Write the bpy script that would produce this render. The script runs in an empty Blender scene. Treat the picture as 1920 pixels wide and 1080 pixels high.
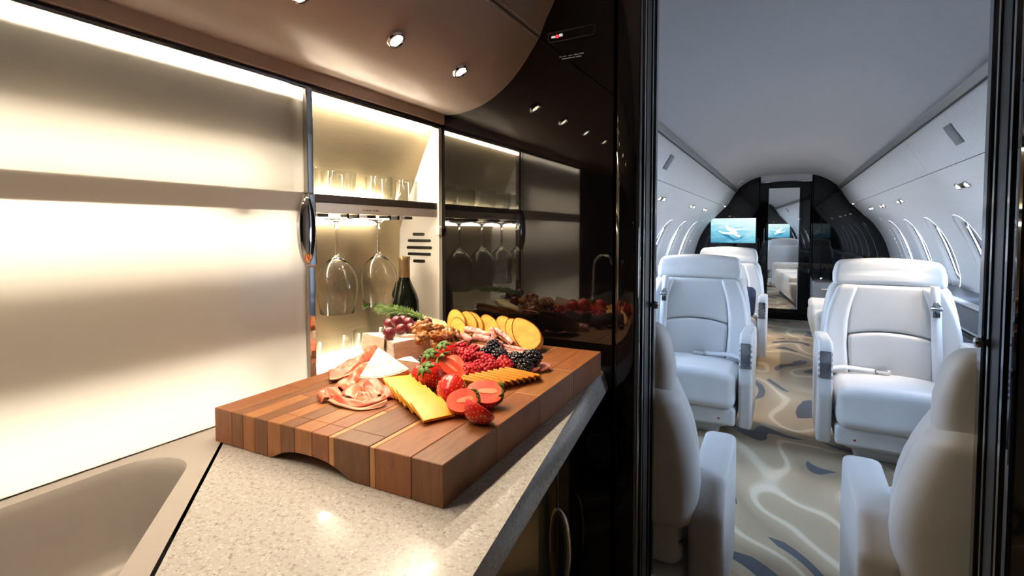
import bpy, bmesh, math, random
import numpy as np
from mathutils import Vector, Matrix, noise as mnoise
R = math.radians
random.seed(7)
scn = bpy.context.scene
COL = scn.collection

# ------------------------------------------------------------------ camera
FPX, PPX, PPY, HC = 950.0, 960.0, 471.0, 1.22
YAW, PITCH = R(28.3), R(2.35)
cam_d = bpy.data.cameras.new('camera')
cam = bpy.data.objects.new('camera', cam_d); COL.objects.link(cam)
cam_d.sensor_fit = 'HORIZONTAL'; cam_d.sensor_width = 36.0
cam_d.lens = FPX * 36.0 / 1920.0
cam_d.shift_y = -(540.0 - PPY) / 1920.0
cam_d.clip_start = 0.01; cam_d.clip_end = 200
cam.location = (0, 0, HC); cam.rotation_euler = (math.pi / 2 - PITCH, 0, YAW)
scn.camera = cam
# ------------------------------------------------------------------ world, colour management
w = bpy.data.worlds.new('sky'); scn.world = w; w.use_nodes = True
nt = w.node_tree; nt.nodes.clear()
wo = nt.nodes.new('ShaderNodeOutputWorld'); wb = nt.nodes.new('ShaderNodeBackground')
wb.inputs['Strength'].default_value = 29.0
tc = nt.nodes.new('ShaderNodeTexCoord'); sx = nt.nodes.new('ShaderNodeSeparateXYZ'); cr = nt.nodes.new('ShaderNodeValToRGB')
cr.color_ramp.elements[0].position = 0.30; cr.color_ramp.elements[0].color = (0.84, 0.89, 0.95, 1)
cr.color_ramp.elements[1].position = 0.80; cr.color_ramp.elements[1].color = (0.50, 0.68, 0.96, 1)
mp = nt.nodes.new('ShaderNodeMath'); mp.operation = 'MULTIPLY_ADD'; mp.inputs[1].default_value = .5; mp.inputs[2].default_value = .5
nt.links.new(tc.outputs['Generated'], sx.inputs[0]); nt.links.new(sx.outputs['Z'], mp.inputs[0])
nt.links.new(mp.outputs[0], cr.inputs[0]); nt.links.new(cr.outputs[0], wb.inputs['Color']); nt.links.new(wb.outputs[0], wo.inputs[0])
vs = scn.view_settings
vs.view_transform = 'Standard'; vs.look = 'None'; vs.gamma = 1.0; vs.use_curve_mapping = False
vs.exposure = 0.22
scn.cycles.use_denoising = True
scn.cycles.max_bounces = 10; scn.cycles.diffuse_bounces = 5; scn.cycles.glossy_bounces = 6
scn.cycles.transmission_bounces = 10; scn.cycles.transparent_max_bounces = 12
scn.cycles.caustics_refractive = True; scn.cycles.caustics_reflective = False
scn.cycles.sample_clamp_indirect = 6.0
# light levels (one place to tune)
LED_W = 85.0      # galley cabinet LED strips
DOWN_W = 7.5      # galley down lights (W)
READ_W = 34.0      # cabin reading lights (W)
WARM = (1.0, 0.80, 0.56); WARM2 = (1.0, 0.86, 0.66); COOL = (0.82, 0.89, 1.0)

# ------------------------------------------------------------------ pixel helper (1920x1080 frame)
_F = np.array([-math.sin(YAW) * math.cos(PITCH), math.cos(YAW) * math.cos(PITCH), -math.sin(PITCH)])
_R = np.array([math.cos(YAW), math.sin(YAW), 0.0]); _U = np.cross(_R, _F); _C = np.array([0, 0, HC])
def at(x, y, ax, v):
    d = _F + _R * (x - PPX) / FPX - _U * (y - PPY) / FPX
    i = 'xyz'.index(ax); p = _C + d * (v - _C[i]) / d[i]
    return Vector(p.tolist())

# ------------------------------------------------------------------ materials
MATS = {}
def _new(name):
    m = bpy.data.materials.new(name); m.use_nodes = True
    n = m.node_tree; b = n.nodes.get('Principled BSDF'); MATS[name] = m
    return m, n, b
def mat(name, col, rough=.5, metal=0, ior=1.5, var=.08, scale=30, bump=.0, coat=0, sss=0, trans=0, col2=None, stretch=None, detail=3, sheen=0, ramp=(.35, .65), bscale=None, bdist=.002):
    m, n, b = _new(name)
    b.inputs['Roughness'].default_value = rough; b.inputs['Metallic'].default_value = metal
    b.inputs['IOR'].default_value = ior; b.inputs['Coat Weight'].default_value = coat
    b.inputs['Coat Roughness'].default_value = .04
    b.inputs['Subsurface Weight'].default_value = sss; b.inputs['Subsurface Radius'].default_value = (.01, .005, .003)
    b.inputs['Transmission Weight'].default_value = trans; b.inputs['Sheen Weight'].default_value = sheen
    tc = n.nodes.new('ShaderNodeTexCoord'); mp = n.nodes.new('ShaderNodeMapping'); no = n.nodes.new('ShaderNodeTexNoise')
    if stretch: mp.inputs['Scale'].default_value = stretch
    no.inputs['Scale'].default_value = scale; no.inputs['Detail'].default_value = detail
    n.links.new(tc.outputs['Object'], mp.inputs[0]); n.links.new(mp.outputs[0], no.inputs['Vector'])
    cr = n.nodes.new('ShaderNodeValToRGB')
    c2 = col2 or tuple(max(0, c * (1 - var)) for c in col)
    cr.color_ramp.elements[0].position = ramp[0]; cr.color_ramp.elements[1].position = ramp[1]
    cr.color_ramp.elements[0].color = (*c2, 1); cr.color_ramp.elements[1].color = (*col, 1)
    n.links.new(no.outputs['Fac'], cr.inputs[0]); n.links.new(cr.outputs[0], b.inputs['Base Color'])
    if bump:
        bp = n.nodes.new('ShaderNodeBump'); bp.inputs['Strength'].default_value = bump; bp.inputs['Distance'].default_value = bdist
        src = no
        if bscale:
            src = n.nodes.new('ShaderNodeTexNoise'); src.inputs['Scale'].default_value = bscale
            n.links.new(mp.outputs[0], src.inputs['Vector'])
        n.links.new(src.outputs['Fac'], bp.inputs['Height']); n.links.new(bp.outputs[0], b.inputs['Normal'])
    return m
def emis(name, col, strength):
    m, n, b = _new(name)
    b.inputs['Base Color'].default_value = (*col, 1); b.inputs['Emission Color'].default_value = (*col, 1)
    b.inputs['Emission Strength'].default_value = strength
    return m

LEATHER = mat('white_leather', (.66, .655, .65), .45, var=.04, scale=9, bump=.12, bscale=260, bdist=.0006)
PLASTIC_W = mat('seat_shell_plastic', (.72, .72, .71), .32, var=.03, scale=6)
BELT = mat('belt_webbing', (.70, .70, .71), .6, var=.1, scale=180, stretch=(1, 6, 6))
CHROME = mat('chrome', (.86, .86, .87), .07, 1.0, var=.03)
CHROME_D = mat('dark_chrome', (.30, .31, .33), .1, 1.0, var=.1)
BLACK = mat('black_lacquer', (.0035, .003, .0035), .025, ior=1.68, var=.3, scale=2)
BLACK2 = mat('aft_black_lacquer', (.003, .0028, .003), .03, ior=1.42, var=.3, scale=2)
SATIN = mat('satin_slot_metal', (.50, .50, .51), .35, .8, var=.05)
BLACK_CAB = mat('polished_bronze_veneer', (.42, .36, .26), .03, .9, var=.12, scale=6, stretch=(1, 1, .1))
BLACKP = mat('black_plastic', (.008, .008, .009), .35, var=.2)
HEADLINER = mat('headliner_fabric', (.76, .76, .79), .75, var=.03, scale=40, bump=.05)
PANEL_W = mat('sidewall_panel', (.82, .825, .84), .45, var=.04, scale=25, stretch=(1, .15, 6))
PANEL_L = mat('valance_panel_weave', (.82, .83, .85), .5, var=.10, scale=60, stretch=(8, .3, 8), bump=.1)
SURR = mat('window_surround_plastic', (.84, .84, .84), .35, var=.02)
SLOT = mat('dark_slot_rubber', (.03, .03, .035), .5, var=.2)
GRILLE = mat('speaker_grille', (.30, .31, .33), .6, var=.2, scale=400)
LEDGE = mat('slate_ledge_leather', (.16, .18, .21), .42, var=.08, scale=12, bump=.08, bscale=220)
NAVY = mat('navy_cushion_fabric', (.035, .045, .085), .7, var=.25, scale=60, bump=.1)
PILLOW = mat('white_pillow_linen', (.82, .82, .82), .8, var=.04, scale=60, bump=.1)
SUEDE = mat('beige_suede', (.56, .51, .43), .85, var=.14, scale=7, sheen=.4)
CREAM = mat('divan_leather', (.66, .63, .57), .5, var=.05, scale=10)
GREYL = mat('grey_ostrich_leather', (.30, .31, .32), .5, var=.12, scale=90, bump=.15)
COVE = mat('taupe_cove_leather', (.46, .39, .345), .38, var=.06, scale=8, bump=.06, bscale=300, bdist=.0005)
FASCIA = mat('tan_fascia', (.55, .44, .35), .4, var=.05)
STITCH = mat('stitch_thread', (.50, .46, .42), .7)
MIRROR = mat('mirror_glass', (.90, .91, .92), .01, 1.0, var=.01)
CABMETAL = mat('brushed_champagne_metal', (.62, .52, .34), .34, .75, var=.10, scale=24, stretch=(40, .4, 40))
CABWHITE = mat('cabinet_side_laminate', (.90, .87, .80), .4, var=.03)
SHELF_D = mat('shelf_edge_bronze', (.06, .05, .045), .25, .3, var=.2)
SHELF_L = mat('shelf_fascia_satin', (.52, .48, .45), .35, .4, var=.06)
SINK = mat('sink_resin', (.40, .365, .345), .35, var=.03)
BOTTLE = mat('dark_bottle_glass', (.006, .009, .006), .06, ior=1.55, var=.3)
FOIL = mat('bottle_foil_gold', (.33, .23, .12), .35, .6, var=.15, scale=60)
LIGHTLENS = emis('lamp_lens_warm', (1, .86, .64), 12.0)
SPOTLENS = emis('reading_lamp_lens', (1, .88, .70), 9.0)
REDLED = emis('red_sign_light', (1, .05, .05), 1.2)
WHITEINK = emis('lit_white_lettering', (.9, .9, .9), .5)
GREYINK = mat('placard_grey_ink', (.55, .55, .55), .6)
BROWNINK = mat('placard_brown_ink', (.10, .08, .06), .6)

def glassmat(name, col=(1, 1, 1), rough=0, ior=1.45):
    m, n, b = _new(name)
    b.inputs['Base Color'].default_value = (*col, 1); b.inputs['Roughness'].default_value = rough
    b.inputs['IOR'].default_value = ior; b.inputs['Transmission Weight'].default_value = 1
    return m
GLASS = glassmat('clear_glass')
def panemat():
    m, n, b = _new('window_pane'); n.nodes.remove(b); o = n.nodes['Material Output']
    t = n.nodes.new('ShaderNodeBsdfTransparent'); t.inputs[0].default_value = (.90, .95, 1, 1)
    g = n.nodes.new('ShaderNodeBsdfGlossy'); g.inputs['Roughness'].default_value = .02
    f = n.nodes.new('ShaderNodeFresnel'); x = n.nodes.new('ShaderNodeMixShader')
    n.links.new(f.outputs[0], x.inputs[0]); n.links.new(t.outputs[0], x.inputs[1]); n.links.new(g.outputs[0], x.inputs[2]); n.links.new(x.outputs[0], o.inputs[0])
    return m
PANE = panemat()
def thinglass():
    m, n, b = _new('thin_tumbler_glass'); n.nodes.remove(b); o = n.nodes['Material Output']
    t = n.nodes.new('ShaderNodeBsdfTransparent'); t.inputs[0].default_value = (.97, .98, .97, 1)
    g = n.nodes.new('ShaderNodeBsdfGlossy'); g.inputs['Roughness'].default_value = .03
    lw = n.nodes.new('ShaderNodeLayerWeight'); lw.inputs['Blend'].default_value = .18; p = n.nodes.new('ShaderNodeMath'); p.operation = 'MULTIPLY_ADD'; p.inputs[1].default_value = .75; p.inputs[2].default_value = .03
    x = n.nodes.new('ShaderNodeMixShader'); n.links.new(lw.outputs['Facing'], p.inputs[0]); n.links.new(p.outputs[0], x.inputs[0])
    n.links.new(t.outputs[0], x.inputs[1]); n.links.new(g.outputs[0], x.inputs[2]); n.links.new(x.outputs[0], o.inputs[0])
    return m
GLASS_T = thinglass()
def frostmat():
    m, n, b = _new('frosted_door_glass'); n.nodes.remove(b); o = n.nodes['Material Output']
    t = n.nodes.new('ShaderNodeBsdfTranslucent'); t.inputs[0].default_value = (.98, .92, .86, 1)
    d = n.nodes.new('ShaderNodeBsdfDiffuse'); d.inputs[0].default_value = (.86, .76, .70, 1)
    g = n.nodes.new('ShaderNodeBsdfGlossy'); g.inputs['Roughness'].default_value = .28
    f = n.nodes.new('ShaderNodeFresnel'); x = n.nodes.new('ShaderNodeMixShader'); y = n.nodes.new('ShaderNodeMixShader')
    x.inputs[0].default_value = .25
    n.links.new(t.outputs[0], x.inputs[1]); n.links.new(d.outputs[0], x.inputs[2])
    n.links.new(f.outputs[0], y.inputs[0]); n.links.new(x.outputs[0], y.inputs[1]); n.links.new(g.outputs[0], y.inputs[2]); n.links.new(y.outputs[0], o.inputs[0])
    return m
FROST = frostmat()

def quartz():
    m, n, b = _new('speckled_quartz')
    b.inputs['Roughness'].default_value = .2; b.inputs['Coat Weight'].default_value = .15
    tc = n.nodes.new('ShaderNodeTexCoord')
    v = n.nodes.new('ShaderNodeTexVoronoi'); v.inputs['Scale'].default_value = 420
    v2 = n.nodes.new('ShaderNodeTexNoise'); v2.inputs['Scale'].default_value = 150; v2.inputs['Detail'].default_value = 5
    n.links.new(tc.outputs['Object'], v.inputs['Vector']); n.links.new(tc.outputs['Object'], v2.inputs['Vector'])
    c1 = n.nodes.new('ShaderNodeValToRGB'); e = c1.color_ramp
    e.elements[0].position = 0; e.elements[0].color = (.30, .28, .26, 1); e.elements[1].position = .08; e.elements[1].color = (.44, .425, .41, 1)
    a = e.elements.new(.85); a.color = (.47, .455, .44, 1); a = e.elements.new(.97); a.color = (.58, .57, .56, 1)
    sp = n.nodes.new('ShaderNodeSeparateColor')
    n.links.new(v.outputs['Color'], sp.inputs[0]); n.links.new(sp.outputs[0], c1.inputs[0])
    c2 = n.nodes.new('ShaderNodeValToRGB'); c2.color_ramp.elements[0].position = .32; c2.color_ramp.elements[0].color = (.74, .70, .66, 1)
    c2.color_ramp.elements[1].position = .46; c2.color_ramp.elements[1].color = (1, 1, 1, 1)
    n.links.new(v2.outputs['Fac'], c2.inputs[0])
    mx = n.nodes.new('ShaderNodeMix'); mx.data_type = 'RGBA'; mx.blend_type = 'MULTIPLY'; mx.inputs[0].default_value = 1
    n.links.new(c1.outputs[0], mx.inputs[6]); n.links.new(c2.outputs[0], mx.inputs[7]); n.links.new(mx.outputs[2], b.inputs['Base Color'])
    return m
QUARTZ = quartz()

def carpet():
    m, n, b = _new('swirl_carpet')
    b.inputs['Roughness'].default_value = .9; b.inputs['Sheen Weight'].default_value = .25
    L = n.links; N = n.nodes.new
    tc = N('ShaderNodeTexCoord'); mp = N('ShaderNodeMapping'); mp.inputs['Scale'].default_value = (1.25, .9, 1); mp.inputs['Rotation'].default_value = (0, 0, R(24)); mp.inputs['Location'].default_value = (3.3, 1.7, 0)
    L.new(tc.outputs['Object'], mp.inputs[0])
    f = N('ShaderNodeTexNoise'); f.inputs['Scale'].default_value = 1.25; f.inputs['Detail'].default_value = .6; f.inputs['Distortion'].default_value = .7
    L.new(mp.outputs[0], f.inputs['Vector'])
    f2 = N('ShaderNodeTexNoise'); f2.inputs['Scale'].default_value = 2.1; f2.inputs['Detail'].default_value = 0
    L.new(mp.outputs[0], f2.inputs['Vector'])
    fine = N('ShaderNodeTexNoise'); fine.inputs['Scale'].default_value = 300; L.new(tc.outputs['Object'], fine.inputs['Vector'])
    def math_(op, a, bb=None, c=None):
        k = N('ShaderNodeMath'); k.operation = op
        for i, v in enumerate((a, bb, c)):
            if v is None: continue
            if isinstance(v, (int, float)): k.inputs[i].default_value = v
            else: L.new(v, k.inputs[i])
        return k.outputs[0]
    sxyz = N('ShaderNodeSeparateXYZ'); L.new(tc.outputs['Object'], sxyz.inputs[0])
    ramp_ = math_('ADD', math_('MULTIPLY', sxyz.outputs['X'], .55), math_('MULTIPLY', sxyz.outputs['Y'], 1.05))
    t = math_('FRACT', math_('ADD', ramp_, math_('MULTIPLY', f.outputs['Fac'], 4.2)))
    base = N('ShaderNodeValToRGB'); e = base.color_ramp
    e.elements[0].position = 0; e.elements[0].color = (.40, .28, .155, 1); e.elements[1].position = 1; e.elements[1].color = (.40, .28, .155, 1)
    for p, c in ((.30, (.52, .385, .225)), (.36, (.76, .63, .44)), (.42, (.76, .63, .44)), (.48, (.50, .365, .21)), (.75, (.45, .325, .185))):
        k = e.elements.new(p); k.color = (*c, 1)
    L.new(t, base.inputs[0])
    # dark crescents: a band on the same contour family, its width swelling and dying with a second field
    wdt = math_('MULTIPLY', math_('SUBTRACT', f2.outputs['Fac'], .50), 1.9)
    dist = math_('ABSOLUTE', math_('SUBTRACT', t, .80))
    dark = N('ShaderNodeMath'); dark.operation = 'LESS_THAN'; L.new(dist, dark.inputs[0]); L.new(math_('MINIMUM', wdt, .13), dark.inputs[1])
    mx = N('ShaderNodeMix'); mx.data_type = 'RGBA'; L.new(dark.outputs[0], mx.inputs[0]); L.new(base.outputs[0], mx.inputs[6]); mx.inputs[7].default_value = (.075, .075, .085, 1)
    m2 = N('ShaderNodeMix'); m2.data_type = 'RGBA'; m2.blend_type = 'MULTIPLY'; m2.inputs[0].default_value = .35
    L.new(mx.outputs[2], m2.inputs[6]); L.new(fine.outputs['Color'], m2.inputs[7]); L.new(m2.outputs[2], b.inputs['Base Color'])
    bp = N('ShaderNodeBump'); bp.inputs['Strength'].default_value = .3; bp.inputs['Distance'].default_value = .003
    L.new(fine.outputs['Fac'], bp.inputs['Height']); L.new(bp.outputs[0], b.inputs['Normal'])
    return m
CARPET = carpet()

# ------------------------------------------------------------------ mesh helpers
class MB:
    def __init__(s): s.v = []; s.f = []
    def add(s, v, f):
        o = len(s.v); s.v += [tuple(p) for p in v]; s.f += [tuple(i + o for i in q) for q in f]; return s
    def box(s, a, b):
        x0, y0, z0 = a; x1, y1, z1 = b
        v = [(x0, y0, z0), (x1, y0, z0), (x1, y1, z0), (x0, y1, z0), (x0, y0, z1), (x1, y0, z1), (x1, y1, z1), (x0, y1, z1)]
        return s.add(v, [(0, 3, 2, 1), (4, 5, 6, 7), (0, 1, 5, 4), (1, 2, 6, 5), (2, 3, 7, 6), (3, 0, 4, 7)])
    def prism(s, poly, fn, d0, d1):
        """2-D polygon placed by fn(u, v, d), extruded from d0 to d1"""
        n = len(poly); v = [fn(u, w, d0) for u, w in poly] + [fn(u, w, d1) for u, w in poly]
        f = [tuple(range(n))[::-1], tuple(range(n, 2 * n))] + [(i, (i + 1) % n, n + (i + 1) % n, n + i) for i in range(n)]
        return s.add(v, f)
    def lathe(s, prof, n=32, M=None, close=False):
        v = []; f = []
        for r, z in prof:
            for k in range(n):
                a = 2 * math.pi * k / n; v.append(Vector((r * math.cos(a), r * math.sin(a), z)))
        m = len(prof)
        for i in range(m - 1 if not close else m):
            j = (i + 1) % m
            for k in range(n):
                q = (k + 1) % n; f.append((i * n + k, i * n + q, j * n + q, j * n + k))
        if not close:
            if prof[0][0] > 1e-6: f.append(tuple(range(n))[::-1])
            if prof[-1][0] > 1e-6: f.append(tuple(range((m - 1) * n, m * n)))
        if M is not None: v = [M @ p for p in v]
        return s.add(v, f)
    def tube(s, path, r, n=10, caps=True):
        path = [Vector(p) for p in path]; v = []; f = []; m = len(path)
        up = Vector((0, 0, 1))
        for i, p in enumerate(path):
            t = (path[min(i + 1, m - 1)] - path[max(i - 1, 0)]).normalized()
            if abs(t.dot(up)) > .95: up = Vector((1, 0, 0))
            a = t.cross(up).normalized(); b = a.cross(t); rr = r[i] if isinstance(r, (list, tuple)) else r
            for k in range(n):
                q = 2 * math.pi * k / n; v.append(p + a * rr * math.cos(q) + b * rr * math.sin(q))
        for i in range(m - 1):
            for k in range(n):
                q = (k + 1) % n; f.append((i * n + k, i * n + q, (i + 1) * n + q, (i + 1) * n + k))
        if caps: f += [tuple(range(n))[::-1], tuple(range((m - 1) * n, m * n))]
        return s.add(v, f)
    def grid(s, fn, us, vs):
        v = [fn(a, b) for a in us for b in vs]; m = len(vs)
        return s.add(v, [(i * m + j, (i + 1) * m + j, (i + 1) * m + j + 1, i * m + j + 1) for i in range(len(us) - 1) for j in range(m - 1)])
    def ico(s, c, rad, sub=2, fn=None):
        bm = bmesh.new(); bmesh.ops.create_icosphere(bm, subdivisions=sub, radius=1)
        r3 = rad if isinstance(rad, (tuple, list)) else (rad,) * 3; c = Vector(c)
        v = []
        for q in bm.verts:
            p = q.co.copy()
            if fn: p = fn(p)
            v.append(c + Vector((p.x * r3[0], p.y * r3[1], p.z * r3[2])))
        f = [tuple(q.index for q in g.verts) for g in bm.faces]; bm.free()
        return s.add(v, f)
    def rbox(s, c, half, r, fn=None, n=6, k=4):
        """rounded box about c; fn deforms the point in local coordinates"""
        hx = Vector(half); r = min(r, min(half) * .98)
        def ax(h):
            a = [-h + r * i / k for i in range(k)]; b = [-(h - r) + 2 * (h - r) * i / n for i in range(n + 1)]
            return a + b + [-x for x in a[::-1]]
        X, Y, Z = ax(half[0]), ax(half[1]), ax(half[2]); idx = {}; v = []; f = []
        def put(x, y, z):
            key = (round(x, 6), round(y, 6), round(z, 6))
            if key in idx: return idx[key]
            p = Vector((x, y, z)); q = Vector(max(-(hx[i] - r), min(hx[i] - r, p[i])) for i in range(3)); d = p - q
            if d.length > 1e-9: p = q + d.normalized() * r
            if fn: p = fn(p)
            idx[key] = len(v); v.append(Vector(c) + p); return idx[key]
        def face(A, B, g, flip):
            for i in range(len(A) - 1):
                for j in range(len(B) - 1):
                    q = (put(*g(A[i], B[j])), put(*g(A[i + 1], B[j])), put(*g(A[i + 1], B[j + 1])), put(*g(A[i], B[j + 1])))
                    f.append(q[::-1] if flip else q)
        for sg in (-1, 1):
            face(X, Y, lambda a, b: (a, b, sg * half[2]), sg < 0)
            face(Y, Z, lambda a, b: (sg * half[0], a, b), sg < 0)
            face(Z, X, lambda a, b: (b, sg * half[1], a), sg < 0)
        return s.add(v, f)
    def mesh(s, name, smooth=None):
        me = bpy.data.meshes.new(name); me.from_pydata(s.v, [], s.f); me.update()
        bm = bmesh.new(); bm.from_mesh(me); bmesh.ops.recalc_face_normals(bm, faces=bm.faces); bm.to_mesh(me); bm.free()
        if smooth:
            me.shade_smooth()
            if smooth is not True: me.set_sharp_from_angle(angle=R(smooth))
        return me
    def build(s, name, m, parent=None, smooth=None, bevel=0, seg=2):
        o = bpy.data.objects.new(name, s.mesh(name, smooth)); COL.objects.link(o); o.data.materials.append(m)
        if bevel:
            b = o.modifiers.new('bevel', 'BEVEL'); b.width = bevel; b.segments = seg; b.limit_method = 'ANGLE'; b.angle_limit = R(40)
        if parent: o.parent = parent
        return o

def tag(o, label=None, cat=None, group=None, kind=None):
    if label: o['label'] = label
    if cat: o['category'] = cat
    if group: o['group'] = group
    if kind: o['kind'] = kind
    return o
def struct(o, label=None, cat=None): return tag(o, label, cat, None, 'structure')
def thing(name, loc=(0, 0, 0), label=None, cat=None, group=None, rz=0, kind=None):
    o = bpy.data.objects.new(name, None); COL.objects.link(o); o.location = loc; o.rotation_euler = (0, 0, rz); o.empty_display_size = .05
    return tag(o, label, cat, group, kind)
def copy_tree(o, parent=None):
    c = o.copy(); COL.objects.link(c); c.parent = parent
    for ch in list(o.children): copy_tree(ch, c)
    return c
def spot(parent, loc, direction, watt, col, angle, blend=.6, size=.01):
    d = bpy.data.lights.new('lamp', 'SPOT'); d.energy = watt; d.color = col; d.spot_size = R(angle); d.spot_blend = blend; d.shadow_soft_size = size
    o = bpy.data.objects.new('lamp_light', d); COL.objects.link(o); o.location = loc
    o.rotation_euler = Vector(direction).to_track_quat('-Z', 'Y').to_euler(); o.parent = parent
    return o
def spline(P, n=6):
    P = [Vector(p) for p in P]; out = []
    for i in range(len(P) - 1):
        p0, p1, p2, p3 = P[max(i - 1, 0)], P[i], P[i + 1], P[min(i + 2, len(P) - 1)]
        for k in range(n):
            t = k / n
            out.append(.5 * ((2 * p1) + (p2 - p0) * t + (2 * p0 - 5 * p1 + 4 * p2 - p3) * t * t + (3 * p1 - p0 - 3 * p2 + p3) * t ** 3))
    return out + [P[-1]]
XZ = lambda u, v, d: (u, d, v)          # polygon in the X-Z plane, extruded along Y
YZ = lambda u, v, d: (d, u, v)
XY = lambda u, v, d: (u, v, d)

# ================================================================== STRUCTURE
YB, YB2, YA = 1.18, 1.34, 7.80          # forward bulkhead front / back face, aft bulkhead
ZC = .88                                # counter height
# cabin half profile (x, z), from the crown to the floor
PROF = spline([(0, 1.975), (.18, 1.972), (.32, 1.955), (.42, 1.92), (.52, 1.86), (.615, 1.775), (.68, 1.668), (.75, 1.56), (.86, 1.435), (.98, 1.31), (1.075, 1.15), (1.135, .99), (1.172, .83), (1.18, .68), (1.165, .50), (1.13, .25), (1.08, -.01)], 6)
CUM = [0]
for a, b in zip(PROF, PROF[1:]): CUM.append(CUM[-1] + (b - a).length)
def prof(s):
    s = max(0, min(CUM[-1] - 1e-6, s))
    i = max(k for k in range(len(CUM) - 1) if CUM[k] <= s); t = (s - CUM[i]) / (CUM[i + 1] - CUM[i])
    p = PROF[i].lerp(PROF[i + 1], t)
    d = (PROF[min(i + 2, len(PROF) - 1)] - PROF[max(i - 1, 0)]).normalized()
    return p, Vector((-d.y, d.x)) * -1 if False else Vector((-d.y, d.x))
def s_at(x=None, z=None):
    for i in range(len(PROF) - 1):
        a, b = PROF[i], PROF[i + 1]
        if z is not None and a.y >= z >= b.y: return CUM[i] + (a.y - z) / max(1e-9, a.y - b.y) * (CUM[i + 1] - CUM[i])
        if x is not None and a.x <= x <= b.x: return CUM[i] + (x - a.x) / max(1e-9, b.x - a.x) * (CUM[i + 1] - CUM[i])
def shell(sgn, y, s, d=0):
    """point on the cabin lining; d > 0 moves outboard"""
    p, n = prof(s)
    if n.dot(Vector((1, .6))) < 0: n = -n
    q = p + n * d
    return Vector((sgn * q.x, y, q.y))
def shell_n(sgn, s):
    a = shell(sgn, 0, s, 0); return (shell(sgn, 0, s, -1) - a)      # points inboard
def lin(a, b, n): return [a + (b - a) * i / n for i in range(n + 1)]

S_SLOT, S_SEAM, S_TOP, S_BOT = s_at(x=.615), s_at(x=.752), s_at(z=1.37), s_at(z=.70)
# floor
struct(MB().box((-1.25, -1.4, -.05), (1.25, YA + .1, 0)).build('floor', CARPET), 'taupe carpet with cream swirls and dark grey crescents', 'floor')
# cabin ceiling
mb = MB(); ys = lin(YB2, YA, 16)
ss = lin(0, S_SLOT - .012, 26)
def ceil_fn(a, y):
    sg = -1 if a < 0 else 1
    return shell(sg, y, abs(a))
mb.grid(ceil_fn, [-x for x in ss[:0:-1]] + ss, ys)
mb.grid(lambda a, y: ceil_fn(a, y) + Vector((0, 0, .03)), [-x for x in ss[:0:-1]] + ss, ys)
struct(mb.build('ceiling', HEADLINER, smooth=True), 'smooth pale grey arched cabin headliner', 'ceiling')

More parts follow.
